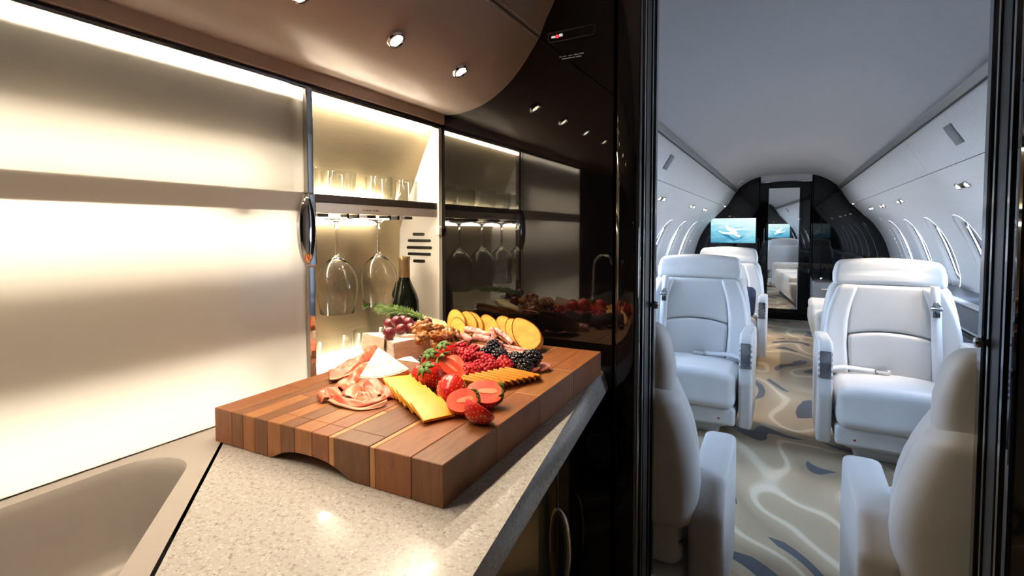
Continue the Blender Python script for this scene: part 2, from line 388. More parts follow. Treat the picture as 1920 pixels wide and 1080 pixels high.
WIN_Y = [1.96 + .78 * i for i in range(7)]
WHW, WHS = .175, .30        # half width, half length of the recessed surround
def sup(t, a, b, e=2.5):
    c, s_ = math.cos(t), math.sin(t)
    return a * math.copysign(abs(c) ** (2 / e), c), b * math.copysign(abs(s_) ** (2 / e), s_)
SC = (S_TOP + S_BOT) / 2
NW = 48
wn = 0
for sgn, side in ((-1, 'left'), (1, 'right')):
    wall = struct(thing('wall_' + side, (0, 0, 0)), 'pale sidewall lining with a row of oval windows, %s of the aisle' % ('screen side' if sgn < 0 else 'divan side'), 'wall')
    # slot between headliner and valance: recessed channel, satin cover strip, dark back
    m = MB(); m.grid(lambda s_, y: shell(sgn, y, s_, .012), lin(S_SLOT - .03, S_SLOT + .03, 3), ys); m.build('light_slot', PANEL_W, wall)
    m = MB(); m.grid(lambda s_, y: shell(sgn, y, s_, -.016), lin(S_SLOT - .030, S_SLOT + .012, 4), ys); o = m.build('slot_cover', SATIN, wall, smooth=True); k = o.modifiers.new('solid', 'SOLIDIFY'); k.thickness = .004; k.offset = 0
    m = MB(); m.grid(lambda s_, y: shell(sgn, y, S_SLOT + .015, s_), [-.020, .012], ys); o = m.build('slot_back', SLOT, wall); k = o.modifiers.new('solid', 'SOLIDIFY'); k.thickness = .007; k.offset = 0
    # valance panels
    edges = [YB2, 2.2, 3.8, 5.4, 7.0, YA]
    for a, b in zip(edges, edges[1:]):
        m = MB(); m.grid(lambda s_, y: shell(sgn, y, s_, 0), lin(S_SLOT + .016, S_SEAM - .003, 14), [a + .002, b - .002])
        o = m.build('valance_panel', PANEL_L, wall); k = o.modifiers.new('solid', 'SOLIDIFY'); k.thickness = .02; k.offset = 0
    MB().grid(lambda s_, y: shell(sgn, y, s_, .014), lin(S_SLOT + .01, S_SEAM + .09, 10), ys).build('valance_backing', SLOT, wall)
    # speaker grilles
    for yc in (3.02, 3.35)[:1] if sgn > 0 else (3.38,):
        MB().rbox((0, 0, 0), (.045, .055, .004), .003, n=2, k=2)
        m = MB(); sm = (S_SLOT + S_SEAM) / 2
        m.grid(lambda s_, y: shell(sgn, y, s_, -.013), lin(sm - .05, sm + .05, 4), [yc - .055, yc + .055])
        o = m.build('speaker_grille', GRILLE, wall, smooth=True); k = o.modifiers.new('solid', 'SOLIDIFY'); k.thickness = .006; k.offset = 0
    # sidewall above the windows, plain ends, dado below
    m = MB()
    m.grid(lambda s_, y: shell(sgn, y, s_), lin(S_SEAM + .003, S_TOP, 14), ys)
    m.grid(lambda s_, y: shell(sgn, y, s_), lin(S_BOT, CUM[-1], 16), ys)
    m.grid(lambda s_, y: shell(sgn, y, s_), lin(S_TOP, S_BOT, 14), [YB2, WIN_Y[0] - .39])
    m.grid(lambda s_, y: shell(sgn, y, s_), lin(S_TOP, S_BOT, 14), lin(WIN_Y[-1] + .39, YA, 3))
    H = (S_BOT - S_TOP) / 2
    for yc in WIN_Y:
        def ring(q):
            out = []
            for k in range(NW):
                t = 2 * math.pi * (k + .5) / NW; iy, is_ = sup(t, WHW, WHS)
                c, s_ = math.cos(t), math.sin(t); sc = 1 / max(abs(c), abs(s_)); ry, rs = .39 * c * sc, H * s_ * sc
                y = iy + (ry - iy) * q; s2 = is_ + (rs - is_) * q
                out.append(shell(sgn, yc + y, SC + s2))
            return out
        rings = [ring(q) for q in lin(0, 1, 5)]
        # exact corners so that bays join without gaps
        v = [p for r_ in rings for p in r_]; f = [(i * NW + k, i * NW + (k + 1) % NW, (i + 1) * NW + (k + 1) % NW, (i + 1) * NW + k) for i in range(5) for k in range(NW)]
        o0 = len(m.v); m.add(v, f)
        for cy in (-1, 1):
            for cs in (-1, 1):
                kk = sorted(range(NW), key=lambda k: abs(math.atan2(math.sin(2 * math.pi * (k + .5) / NW - math.atan2(cs, cy)), math.cos(2 * math.pi * (k + .5) / NW - math.atan2(cs, cy)))))[:2]
                m.v.append(tuple(shell(sgn, yc + cy * .39, SC + cs * H))); m.f.append((o0 + 5 * NW + kk[0], o0 + 5 * NW + kk[1], len(m.v) - 1))
    m.build('sidewall_lining', PANEL_W, wall, smooth=60)
    # windows
    for yc in WIN_Y:
        wn += 1
        win = struct(thing('window_%d' % wn, shell(sgn, yc, SC)), 'oval cabin window in a white recessed surround', 'window'); win['group'] = 'oval cabin windows'
        base = shell(sgn, yc, SC)
        def loop(a, b, d, e=2.5):
            return [shell(sgn, yc + sup(2 * math.pi * (k + .5) / NW, a, b, e)[0], SC + sup(2 * math.pi * (k + .5) / NW, a, b, e)[1], d) - base for k in range(NW)]
        def loft(loops, name, mt, fill=False):
            q = MB(); v = [p for l in loops for p in l]
            f = [(i * NW + k, i * NW + (k + 1) % NW, (i + 1) * NW + (k + 1) % NW, (i + 1) * NW + k) for i in range(len(loops) - 1) for k in range(NW)]
            if fill: f.append(tuple((len(loops) - 1) * NW + k for k in range(NW)))
            return q.add(v, f).build(name, mt, win, smooth=40)
        loft([loop(WHW, WHS, -.001), loop(WHW - .006, WHS - .006, .008), loop(.152, .262, .012), loop(.140, .240, .014)], 'surround', SURR)
        loft([loop(.140, .240, .014), loop(.136, .234, .020), loop(.130, .224, .034)], 'reveal', SURR)
        loft([loop(.134, .230, .026), loop(.128, .222, .027), loop(.127, .221, .031)], 'seal', CHROME_D)
        loft([loop(.133, .228, .034), loop(.133, .228, .038), loop(.06, .1, .038)], 'pane', PANE, True)
        # daylight portal in the opening
        ld = bpy.data.lights.new('window_portal', 'AREA'); ld.shape = 'RECTANGLE'; ld.size = .27; ld.size_y = .46; ld.cycles.is_portal = True
        lo = bpy.data.objects.new('window_portal' if yc > (4.2 if sgn > 0 else 5.0) else 'window_portal_%s_%d_offscreen' % (side, round(yc * 100)), ld); COL.objects.link(lo); lo.parent = win
        nrm = shell_n(sgn, SC); lo.location = -nrm * .030; lo.rotation_euler = nrm.to_track_quat('-Z', 'X').to_euler()

# aft bulkhead: black lacquer halves + door recess + mirror door
def half_poly(sgn, x_in, s_end=None):
    pts = [(sgn * x_in, 0)] + [(sgn * x_in, PROF[0].y - .006)]
    pts = [(x_in, 0.0)]
    top = [(p.x, p.y) for p in PROF if p.x > x_in]
    sx0 = s_at(x=x_in); p0, _ = prof(sx0)
    poly = [(x_in, 0.0), (x_in, p0.y)] + top
    out = []
    for x, z in poly: out.append((sgn * x, max(z, 0)))
    return out
aft = struct(thing('wall_aft', (0, YA, 0)), 'black lacquered aft bulkhead following the cabin arch', 'wall')
for sgn in (-1, 1):
    MB().prism(half_poly(sgn, .315), XZ, 0, .05).build('bulkhead_panel', BLACK2, aft)
    # raised curved seam panel
    MB().tube([(sgn * .42, -.004, .05), (sgn * .42, -.004, 1.55), (sgn * .43, -.004, 1.62), (sgn * .50, -.004, 1.69), (sgn * .66, -.004, 1.70)], .004, 6).build('seam_bead', BLACKP, aft, smooth=True)
m = MB(); m.box((-.315, 0.0, 1.895), (.315, .32, 1.99)); m.build('recess_header', HEADLINER, aft)
MB().box((-.33, .30, 0), (.33, .33, 2.0)).build('recess_sky_block', BLACK2, aft)  # unseen panel added to block sky light leaking past the door
for sgn in (-1, 1): MB().box((sgn * .315 - .01, 0, 0), (sgn * .315 + .01, .32, 1.98)).build('recess_jamb', BLACK2, aft)
dr = struct(thing('door_1', (0, YA + .06, 0), rz=R(3.7)), 'black door with a tall full-length mirror and arched black frame', 'door')
arch = [(-.305, 0), (.305, 0), (.305, 1.84)] + [(.305 * math.cos(a), 1.84 + .05 * math.sin(a)) for a in lin(0, math.pi, 14)][1:-1] + [(-.305, 1.84)]
MB().prism(arch, XZ, .0, .05).build('door_leaf', BLACK2, dr)
MB().box((-.205, -.006, .145), (.165, .004, 1.795)).build('mirror', MIRROR, dr)
for x in (-.212, .165): MB().box((x, -.012, .14), (x + .007, .0, 1.80)).build('mirror_trim', BLACKP, dr)
MB().box((.20, -.018, .0), (.225, .0, 1.84)).build('edge_strip', BLACK2, dr)
MB().box((-.262, -.014, 1.05), (-.250, .0, 1.25)).build('handle', CHROME_D, dr)

# forward bulkhead (black lacquer), jambs and door track
XJL, XJR = -.300, .353
fw = struct(thing('wall_forward', (0, YB, 0)), 'black lacquered bulkhead between galley and cabin', 'wall')
MB().box((-1.25, 0, 0), (-.3625, .16, 2.0)).build('bulkhead_panel', BLACK, fw)
MB().rbox(((-.3600 + XJL) / 2, .08, 1.0), ((XJL + .3600) / 2, .08, 1.0), .012, n=2, k=3).build('jamb_column', BLACK, fw, smooth=40)
MB().box((XJR, 0, 0), (1.25, .16, 2.0)).build('bulkhead_panel', BLACK, fw, bevel=.008, seg=3)
MB().box((XJL, 0, 1.93), (XJR, .16, 2.0)).build('header', BLACK, fw)
for i, (y0, y1, mt, t) in enumerate(((.030, .040, CHROME_D, .004), (.058, .100, BLACKP, .002), (.104, .113, CHROME_D, .005), (.140, .160, CHROME_D, .006))):
    MB().box((XJL - .002, y0, 0), (XJL + t, y1, 1.93)).build('track_strip', mt, fw)
    MB().box((XJR - t, y0, 0), (XJR + .002, y1, 1.93)).build('track_strip', mt, fw)
for sgn, x in ((-1, XJL), (1, XJR)):
    k = thing('door_stop', (x, YB + .125, 1.03 if sgn < 0 else 1.0), 'small chrome door stop knob on the bulkhead edge', 'knob', 'door stop knobs on the doorway edges')
    Mx = Matrix.Rotation(-sgn * math.pi / 2, 4, 'Y')
    MB().lathe([(.004, -.004), (.004, .010)], 14, Mx).build('stem', CHROME_D, k, smooth=40)
    MB().lathe([(.004, .008), (.009, .010), (.0105, .015), (.009, .020), (0, .022)], 18, Mx).build('cap', CHROME, k, smooth=40)

# galley shell: ceiling, right side, rear, and the wall behind the cabinet
struct(MB().box((-.62, -1.4, 1.95), (1.25, YB, 2.0)).build('ceiling_galley', HEADLINER), 'pale flat galley ceiling', 'ceiling')
struct(MB().box((-1.25, -1.45, 0), (1.25, -1.4, 2.0)).build('wall_rear', BLACK), 'dark lacquered wall closing the galley', 'wall')
gw = struct(thing('wall_galley', (0, 0, 0)), 'pale plain galley wall opposite the counter', 'wall')
for a, b in (((.95, -1.4, 0), (1.0, -.20, 2.0)), ((.95, -.20, 0), (1.0, .20, 2.0)), ((.95, .20, 0), (1.0, YB, 2.0))):
    MB().box(a, b).build('wall_panel', PANEL_W, gw)
struct(MB().box((-1.25, -1.4, 0), (-1.02, YB, 1.6)).build('wall_hull', BLACKP), 'dark hull lining behind the galley cabinet', 'wall')

struct(MB().box((-1.02, -1.4, ZC - .05), (-.858, .083, 1.512)).build('wall_galley_end', BLACK), 'black lacquered panel beyond the frosted sliding door', 'wall')
# cove above the galley (extruded leather), fascia, stitching
COV = spline([(-.862, 1.545), (-.803, 1.543), (-.734, 1.556), (-.684, 1.578), (-.635, 1.613), (-.596, 1.655), (-.556, 1.708)], 5)
COV2 = spline([(-.556, 1.708), (-.537, 1.751), (-.515, 1.792), (-.495, 1.86), (-.48, 1.96)], 4)
cv = struct(thing('ceiling_cove', (0, 0, 0)), 'curved taupe leather cove above the galley cabinet', 'ceiling')
def extr(P, mt, nm):
    m = MB(); m.grid(lambda i, y: (P[int(i)].x, y, P[int(i)].y), range(len(P)), [-1.4, YB])
    o = m.build(nm, mt, cv, smooth=60); return o
extr(COV, COVE, 'lower_panel'); extr(COV2, COVE, 'upper_panel')
m = MB(); m.prism([(-1.02, 1.56), (-.862, 1.547), (-.60, 1.70), (-.50, 1.97), (-1.02, 1.97)], XZ, -1.4, YB - .01); m.build('cove_backing', BLACKP, cv)
# rows of stitches either side of the seam
for k, off in enumerate((-.007, .007)):
    m = MB(); y = .2
    d = Vector((.030, .054)).normalized()
    while y < YB - .012:
        c = Vector((-.556, 1.708)) + d * off
        m.box((c.x - .0012 + .0015, y, c.y - .002), (c.x + .0024, y + .006, c.y + .001)); y += .0095
    tag(m.build('stitching', STITCH, cv), kind='stuff')
MB().tube([(-.5555, -1.4, 1.7075), (-.5555, YB, 1.7075)], .0016, 6).build('seam_groove', SLOT, cv)
fa = struct(MB().box((-.872, -1.4, 1.519), (-.852, YB, 1.545)).build('trim_1', FASCIA), 'tan fascia strip under the curved cove', 'trim')
struct(MB().box((-.875, -1.4, 1.509), (-.858, YB, 1.5125)).build('trim_2', CHROME_D), 'thin dark sliding track above the cabinet opening', 'trim')
struct(MB().box((-.880, -1.4, 1.5125), (-.862, YB, 1.519)).build('trim_3', SLOT), 'black shadow gap beneath the tan fascia', 'trim')

# ================================================================== GALLEY
# wall cabinet behind the sliding door
Y0C, Y1C = .085, 1.165
cb = thing('wall_cabinet', (-.93, .3, ZC), 'lit glassware cabinet with champagne metal back and white vented side', 'cabinet')
def LC(o, P=Vector((-.93, .3, ZC))):       # shift a mesh built in world space under its Empty
    o.data.transform(Matrix.Translation(-P)); return o
BK = [(-.878, 1.512), (-.920, 1.425), (-.965, 1.324), (-.990, 1.262), (-1.004, 1.223), (-1.009, 1.08), (-1.012, ZC)]
for ya_, yb2, mt in ((.66, Y1C, CABMETAL), (Y0C, .66, CABWHITE)):  # white stretch behind the frosted door is added to bounce light
    m = MB(); m.grid(lambda i, y: (BK[int(i)][0], y, BK[int(i)][1]), range(len(BK)), [ya_, yb2]); m.grid(lambda i, y: (BK[int(i)][0] - .008, y, BK[int(i)][1]), range(len(BK)), [ya_, yb2])
    LC(m.build('back_panel', mt, cb, smooth=35))
side = [(-.862, 1.512), (-.862, ZC)] + BK[::-1]
LC(MB().prism(side, XZ, Y1C, YB).build('side_panel', CABWHITE, cb)); LC(MB().prism(side, XZ, Y0C - .015, Y0C).build('side_panel', CABWHITE, cb))
LC(MB().box((-1.015, Y0C, ZC - .02), (-.862, Y1C, ZC + .004)).build('cabinet_floor', CABWHITE, cb))
LC(MB().box((-.905, Y0C, 1.505), (-.862, Y1C, 1.512)).build('cabinet_top', CABMETAL, cb))
# vent slots in the white side panel
for (x0, x1, y) in ((776, 794, 439), (767, 806, 451), (765, 808, 464), (767, 806, 476), (777, 795, 489)):
    a, b = at(x0, y, 'y', Y1C), at(x1, y + .5, 'y', Y1C); h = .0042
    pl = [(a.x + h * math.cos(t), (a.z + b.z) / 2 + h * math.sin(t)) for t in lin(math.pi / 2, 3 * math.pi / 2, 6)] + [(b.x + h * math.cos(t), (a.z + b.z) / 2 + h * math.sin(t)) for t in lin(-math.pi / 2, math.pi / 2, 6)]
    LC(MB().prism(pl, XZ, Y1C - .0012, Y1C + .004).build('vent_slot', BLACKP, cb))
# LED strips: header, under the shelf, floor
for nm, x0, x1, z0, z1, yr, k in (('header', -.884, -.868, 1.500, 1.505, .02, 1.5), ('under_shelf', -.994, -.984, 1.236, 1.252, .11, .42), ('floor', -1.006, -.994, ZC + .004, ZC + .014, .14, .60), ('shelf_top', -.968, -.956, 1.2968, 1.303, .10, .48)):
    LC(MB().box((x0, Y0C + .02, z0), (x1, Y1C - yr, z1)).build('led_strip', emis('led_' + nm, WARM2, LED_W * k), cb))
# shelf
sh = thing('shelf', (-.93, .3, 1.28), 'dark edged glass shelf with pale lower lip above the hanging glasses', 'shelf')
PS = Vector((-.93, .3, 1.28))
LC(MB().prism([(-.874, 1.2815), (-.874, 1.2965), (-.974, 1.2965), (-.981, 1.2815)], XZ, Y0C, Y1C).build('shelf_board', CABWHITE, sh), PS)
LC(MB().box((-.874, Y0C, 1.2805), (-.8672, Y1C, 1.2970)).build('dark_edge', SHELF_D, sh, bevel=.001), PS)
LC(MB().box((-.878, Y0C, 1.2575), (-.869, Y1C, 1.2805)).build('lower_lip', SHELF_L, sh, bevel=.001), PS)
# illegible small printed marks on the lip
m = MB(); y = .879
for wd in (.0022, .0026, .0042, .0050, .0018, .0040, .0105):
    m.box((-.8695, y, 1.2655), (-.8685, y + wd, 1.2688)); y += wd + .0036
LC(m.build('printed_marks', BROWNINK, sh), PS)
for yc in (.575, .715, .855, .995):
    for q in (-.016, .016):
        LC(MB().box((-.975, yc + q - .003, 1.247), (-.875, yc + q + .003, 1.2575)).build('hanger_rail', CHROME_D, sh), PS)
for y in (.775, .925, 1.065): LC(MB().box((-.93, y, 1.250), (-.90, y + .03, 1.2575)).build('hanger_bracket', SHELF_D, sh), PS)
# sliding frosted door + chrome post + handle
sd = thing('sliding_door', (-.86, .3, ZC), 'frosted backlit sliding door with chrome leading edge and cup handle', 'door'); PD = Vector((-.86, .3, ZC))
for nm, a, k in (('frosted_pane', (-.8645, .09, ZC + .003), (-.8585, .679, 1.509)), ('edge_stile', (-.8665, .679, ZC + .003), (-.8600, .709, 1.507))):
    o = LC(MB().box(a, k).build(nm, FROST, sd), PD); o.data.materials.append(PANE)      # frosted on the room side, clear on the others
    for p in o.data.polygons: p.material_index = 0 if p.normal.x > .5 else 1
for z0, z1, x1, dy in ((ZC + .001, 1.147, -.850, 0), (1.147, 1.2945, -.846, .001), (1.2945, 1.508, -.850, 0)):
    LC(MB().box((-.866, .709 - dy, z0), (x1, .725 + dy, z1)).build('chrome_post', CHROME, sd, bevel=.0025), PD)
hm = MB(); hm.ico((-.852, .706, 1.222), (.015, .021, .072), 3); LC(hm.build('cup_handle', CHROME, sd, smooth=True), PD)
# small latch at the far side of the opening
lt = thing('latch', (-.862, 1.165, 1.219), 'tiny white latch on the cabinet edge beside the black bulkhead', 'latch')
MB().rbox((0, 0, 0), (.005, .008, .013), .003, n=2, k=2).build('latch_body', CABWHITE, lt, smooth=40); MB().box((-.002, .006, -.004), (.006, .015, .006)).build('strike', BLACKP, lt)

# glassware
def wine_glass():
    t = thing('wine_glass', (0, 0, 0))
    # hung upside-down: z = 0 at the foot (top), bowl below; closed wall profile
    o = [(.0005, .0), (.036, -.0015), (.036, -.003), (.012, -.006), (.0045, -.012), (.0038, -.03), (.004, -.075), (.006, -.088), (.016, -.097), (.030, -.110), (.042, -.130), (.0475, -.152), (.0475, -.172), (.044, -.195), (.0385, -.2245)]
    inn = [(.0372, -.2245), (.0428, -.195), (.0462, -.172), (.0462, -.152), (.0406, -.130), (.0285, -.111), (.014, -.0995), (.0005, -.093)]
    MB().lathe(o, 40).build('outer_glass', GLASS, t, smooth=True)
    return t, o, inn
def lathe_thing(name, prof_, m, label, cat, loc, group=None, n=40, close=False):
    o = MB().lathe(prof_, n, close=close).build(name, m, None, smooth=50); o.location = loc; return tag(o, label, cat, group)
WG = [(.0, .0), (.036, -.0012), (.0362, -.003), (.012, -.006), (.0045, -.012), (.0038, -.03), (.004, -.075), (.006, -.088), (.016, -.097), (.030, -.110), (.042, -.130), (.0475, -.152), (.0475, -.172), (.044, -.195), (.0388, -.2240), (.0381, -.2250), (.0374, -.2240), (.0428, -.195), (.0463, -.172), (.0463, -.152), (.0407, -.130), (.0285, -.1108), (.014, -.0992), (.0, -.094)]
wg0 = lathe_thing('wine_glass', WG, GLASS, 'clear balloon wine glass hanging upside down from the cabinet rack', 'wine glass', (-.93, .855, 1.2495), 'wine glasses hanging in the cabinet')
wg0['label'] = 'clear balloon wine glass hanging next to the chrome door post'
for y, lb in ((.995, 'clear balloon wine glass hanging next to the dark wine bottle'), (.715, 'wine glass hanging just behind the chrome door post'), (.575, 'wine glass hanging fully behind the frosted sliding door')):
    c = wg0.copy(); COL.objects.link(c); c.location.y = y; c['label'] = lb
def tumbler(r, h, loc, label, group):
    p = [(0, 0), (r * .86, 0), (r * .92, .004), (r, h - .001), (r - .0005, h), (r - .0011, h - .001), (r * .92 - .0012, .006), (r * .84, .0035), (0, .0035)]
    return lathe_thing('tumbler', p, GLASS_T, label, 'glass', loc, group)
for r, y, x, lb in ((.040, .853, -.918, 'widest clear tumbler on the upper shelf nearest the chrome post'), (.036, .985, -.915, 'clear tumbler standing between two others on the upper shelf'), (.032, 1.085, -.912, 'narrow clear tumbler on the upper shelf beside the white side panel'), (.038, .745, -.918, 'upper shelf tumbler just behind the frosted sliding door edge'), (.037, .655, -.918, 'upper shelf tumbler deep behind the frosted sliding door')):
    tumbler(r, .058, (x, y, 1.2968), lb, 'tumblers on the upper shelf')
for y, x, lb in ((.845, -.935, 'clear tumbler on the cabinet floor next to the chrome post'), (.962, -.93, 'clear tumbler on the cabinet floor behind the brie'), (.735, -.935, 'cabinet floor tumbler just behind the frosted door edge'), (.63, -.935, 'cabinet floor tumbler deep behind the frosted door')):
    tumbler(.043, .080, (x, y, ZC + .0045), lb, 'tumblers on the cabinet floor')
bt = thing('wine_bottle', (-.932, 1.098, ZC + .0045), 'dark wine bottle with gold foil neck inside the cabinet', 'bottle')
MB().lathe([(0, 0), (.038, 0), (.0405, .004), (.0405, .120), (.039, .140), (.033, .160), (.024, .180), (.0165, .198), (.0142, .215), (.0140, .24)], 40).build('bottle_glass', BOTTLE, bt, smooth=True)
MB().lathe([(.0150, .203), (.0155, .204), (.0152, .252), (.0165, .253), (.0165, .262), (.0155, .2635), (.0, .264)], 32).build('foil_capsule', FOIL, bt, smooth=40)

# sink and counter
DS = Vector((.254, -.231)).normalized(); APX = Vector((-.800, .497))
def fill_top(outer, hole=None, z=0):
    bm = bmesh.new()
    def lp(P):
        vs = [bm.verts.new((p[0], p[1], z)) for p in P]; return [bm.edges.new((vs[i], vs[(i + 1) % len(vs)])) for i in range(len(vs))]
    e = lp(outer) + (lp(hole) if hole else [])
    bmesh.ops.triangle_fill(bm, use_beauty=True, edges=e); bm.verts.index_update()
    v = [tuple(q.co) for q in bm.verts]; f = [tuple(q.index for q in g.verts) for g in bm.faces]; bm.free(); return v, f
def rnd(poly, rads, n=8):
    out = []; N_ = len(poly)
    for i in range(N_):
        p = Vector(poly[i]); a = (Vector(poly[i - 1]) - p).normalized(); b = (Vector(poly[(i + 1) % N_]) - p).normalized(); r = rads[i]
        if r <= 0: out.append(p); continue
        ang = a.angle(b); d = r / math.tan(ang / 2); c = p + (a + b).normalized() * (r / math.sin(ang / 2))
        s0, s1 = p + a * d - c, p + b * d - c; t0 = math.atan2(s0.y, s0.x); t1 = math.atan2(s1.y, s1.x); dt = (t1 - t0 + math.pi) % (2 * math.pi) - math.pi
        out += [c + Vector((math.cos(t0 + dt * k / n), math.sin(t0 + dt * k / n))) * r for k in range(n + 1)]
    return out
sk = thing('sink', (-.6, 0, ZC), 'taupe moulded galley sink with rounded basin and diagonal edge', 'sink'); PK = Vector((-.6, 0, ZC))
E1 = APX + DS * .80
outer = [(-.860, -.69), (-.860, .552), (-.812, .510), tuple(APX - Vector((.003, .003))), tuple(E1 - Vector((.003, .003))), (E1.x, -.69)]
bas = [(-.828, -.60), (-.828, .500), tuple(at(384, 862, 'z', ZC).xy), tuple(Vector(at(225, 1088, 'z', ZC).xy)), (-.33, .02), (-.33, -.60)]
def basin(off, z):
    C = Vector((-.60, -.05)); P = []
    for p in [(-.834, -.60), (-.834, .468), (-.812, .462), (-.560, .232), (-.35, .040), (-.35, -.60)]: P.append(p)
    Q = rnd([P[0], (-.836, .488), P[4], P[5]], [.05, .055, .06, .05])
    return [((p - C) * (1 - off) + C).to_3d() + Vector((0, 0, z)) for p in Q]
hole = basin(0, 0)
v, f = fill_top(outer, [(p.x, p.y) for p in hole], ZC + .001)
m = MB().add(v, f); m.prism(outer, XY, ZC - .02, ZC - .0199) if False else None
LC(m.build('sink_deck', SINK, sk), PK)
m = MB(); lps = [basin(o_, z_) for o_, z_ in ((0, ZC + .001), (.006, ZC - .002), (.014, ZC - .008), (.022, ZC - .018), (.045, ZC - .06), (.065, ZC - .105), (.085, ZC - .125), (.13, ZC - .135))]; n_ = len(lps[0])
m.add([p for l in lps for p in l], [(i * n_ + k, i * n_ + (k + 1) % n_, (i + 1) * n_ + (k + 1) % n_, (i + 1) * n_ + k) for i in range(len(lps) - 1) for k in range(n_)] + [tuple((len(lps) - 1) * n_ + k for k in range(n_))])
LC(m.build('basin', SINK, sk, smooth=50), PK)

fc = thing('faucet', (-.80, .05, ZC), 'chrome gooseneck faucet beside the sink basin', 'faucet')
MB().lathe([(.020, .0005), (.020, .006), (.013, .010), (.012, .05), (.010, .055)], 24).build('faucet_base', CHROME, fc, smooth=40)
MB().tube(spline([(0, 0, .05), (0, 0, .17), (.012, 0, .205), (.045, 0, .225), (.080, 0, .21), (.092, 0, .175)], 6), .008, 14).build('spout', CHROME, fc, smooth=True)
MB().tube([(0, .012, .035), (0, .035, .04), (.004, .060, .052)], .004, 10).build('lever', CHROME, fc, smooth=True)
FE = lambda y: -.379 - .1333 * (y - 1.065)      # front edge x of the counter top
ct = thing('counter', (-.6, .6, ZC), 'speckled grey quartz counter with glossy rounded front edge', 'counter'); PC = Vector((-.6, .6, ZC))
yE = -.35
top = [(-.862, YB), (-.862, .556), (-.812, .514), tuple(APX + Vector((.0005, .0005))), tuple(E1 + Vector((.0005, .0005)))]
yx = E1.y
top = [(-.862, YB), (-.862, .556), (-.812, .514), tuple(APX), tuple(E1), (FE(E1.y) if FE(E1.y) > E1.x else E1.x + .02, E1.y), (FE(YB), YB)]
v, f = fill_top(top, None, ZC); m = MB().add(v, f)
nrm = Vector((1, .1333)).normalized()
PR = [(0, 0), (.004, -.0004), (.008, -.0022), (.0115, -.0055), (.014, -.010), (.024, -.042), (.0235, -.046), (.020, -.048), (-.14, -.048)]
ya, yb_ = E1.y, YB
LC(MB().add(v, f).build('counter_top', QUARTZ, ct), PC)
m = MB(); m.grid(lambda i, y: (FE(y) + nrm.x * PR[int(i)][0], y, ZC + PR[int(i)][1]), range(len(PR)), lin(E1.y, YB, 4)); LC(m.build('front_edge', QUARTZ, ct, smooth=50), PC)
# base cabinet
FC = lambda y: -.466 + .30 * (y - 1.18)
bc = thing('base_cabinet', (-.6, .3, 0), 'glossy dark base cabinet with chrome pull under the quartz counter', 'cabinet'); PB = Vector((-.6, .3, 0))
LC(MB().prism([(-1.0, .3), (FC(.3) - .02, .3), (FC(YB) - .02, YB), (-1.0, YB)], XY, .0, ZC - .16).build('cabinet_body', BLACKP, bc), PB)
m = MB().prism([(FC(.52) - .02, .52), (FC(.52), .52), (FC(1.128), 1.128), (FC(1.128) - .02, 1.128)], XY, .09, ZC - .05); LC(m.build('cabinet_door', BLACK_CAB, bc, bevel=.003), PB)
m = MB().prism([(FC(1.134) - .02, 1.134), (FC(1.134) - .002, 1.134), (FC(1.178) - .002, 1.178), (FC(1.178) - .02, 1.178)], XY, .0, ZC - .05); LC(m.build('end_stile', CHROME_D, bc, bevel=.002), PB)
hx = FC(1.12); dyh = .035
hp = [(hx, 1.10 + dyh, .53), (hx + .010, 1.10 + dyh, .525), (hx + .022, 1.10 + dyh, .505), (hx + .029, 1.10 + dyh, .46), (hx + .029, 1.10 + dyh, .40), (hx + .022, 1.10 + dyh, .355), (hx + .01, 1.10 + dyh, .33), (hx, 1.10 + dyh, .325)]
LC(MB().tube(spline(hp, 5), .009, 12).build('pull_handle', CHROME, bc, smooth=True), PB)

# down lights in the cove
def downlight(y, off=None):
    p = Vector((-.667, y, 1.5895)); n = Vector((.60, 0, -.80)).normalized()
    Mx = n.to_track_quat('Z', 'Y').to_matrix().to_4x4()
    t = thing('down_light', p, 'round chrome downlight glowing warm in the taupe leather cove', 'light', 'downlights in the cove')
    MB().lathe([(.0165, -.004), (.0190, .001), (.0190, .006), (.0165, .010), (.0140, .0105), (.0125, .008), (.0120, .003)], 32, Mx).build('bezel', CHROME, t, smooth=40)
    MB().lathe([(.0122, .003), (.0110, .0055), (.0, .0075)], 24, Mx).build('lens' if not off else 'lens_%s_offscreen' % off, LIGHTLENS, t, smooth=40)
    o = spot(t, n * .016, (.12, 0, -1), DOWN_W, WARM, 125, .8, .012)
    if off: o.name = 'lamp_light_%s_offscreen' % off
for y in (.545, .763, .981): downlight(y)
for y, off in ((.327, 'fourth'), (.109, 'fifth')): downlight(y, off)      # both show as reflections in the black bulkhead

# lit placard and small lettering on the black bulkhead
pl = thing('placard_sign', (0, YB - .001, 0), 'small framed dark sign with white marks and a red dot on black bulkhead', 'sign')
a, b, c, d = [at(x, y, 'y', YB - .001) for x, y in ((1028, 62), (1116, 44), (1116, 64), (1028, 82))]
zc = (a.z + b.z + c.z + d.z) / 4; x0, x1 = a.x, b.x; hh = .0115
for q in (((x0, zc - hh), (x1, zc - hh)), ((x0, zc + hh), (x1, zc + hh)), ((x0, zc - hh), (x0, zc + hh)), ((x1, zc - hh), (x1, zc + hh))):
    MB().box((q[0][0] - .0007, -.001, q[0][1] - .0007), (q[1][0] + .0007, .0005, q[1][1] + .0007)).build('frame_edge', CHROME_D, pl)
xa = x0 + .009
MB().box((xa, -.0012, zc - .0022), (xa + .010, 0, zc + .0022)).build('lit_mark', WHITEINK, pl)
MB().lathe([(.0, 0), (.0042, 0), (.0042, .001), (.0, .001)], 20, Matrix.Translation((xa + .0155, -.0012, zc)) @ Matrix.Rotation(-math.pi / 2, 4, 'X')).build('red_dot', REDLED, pl)
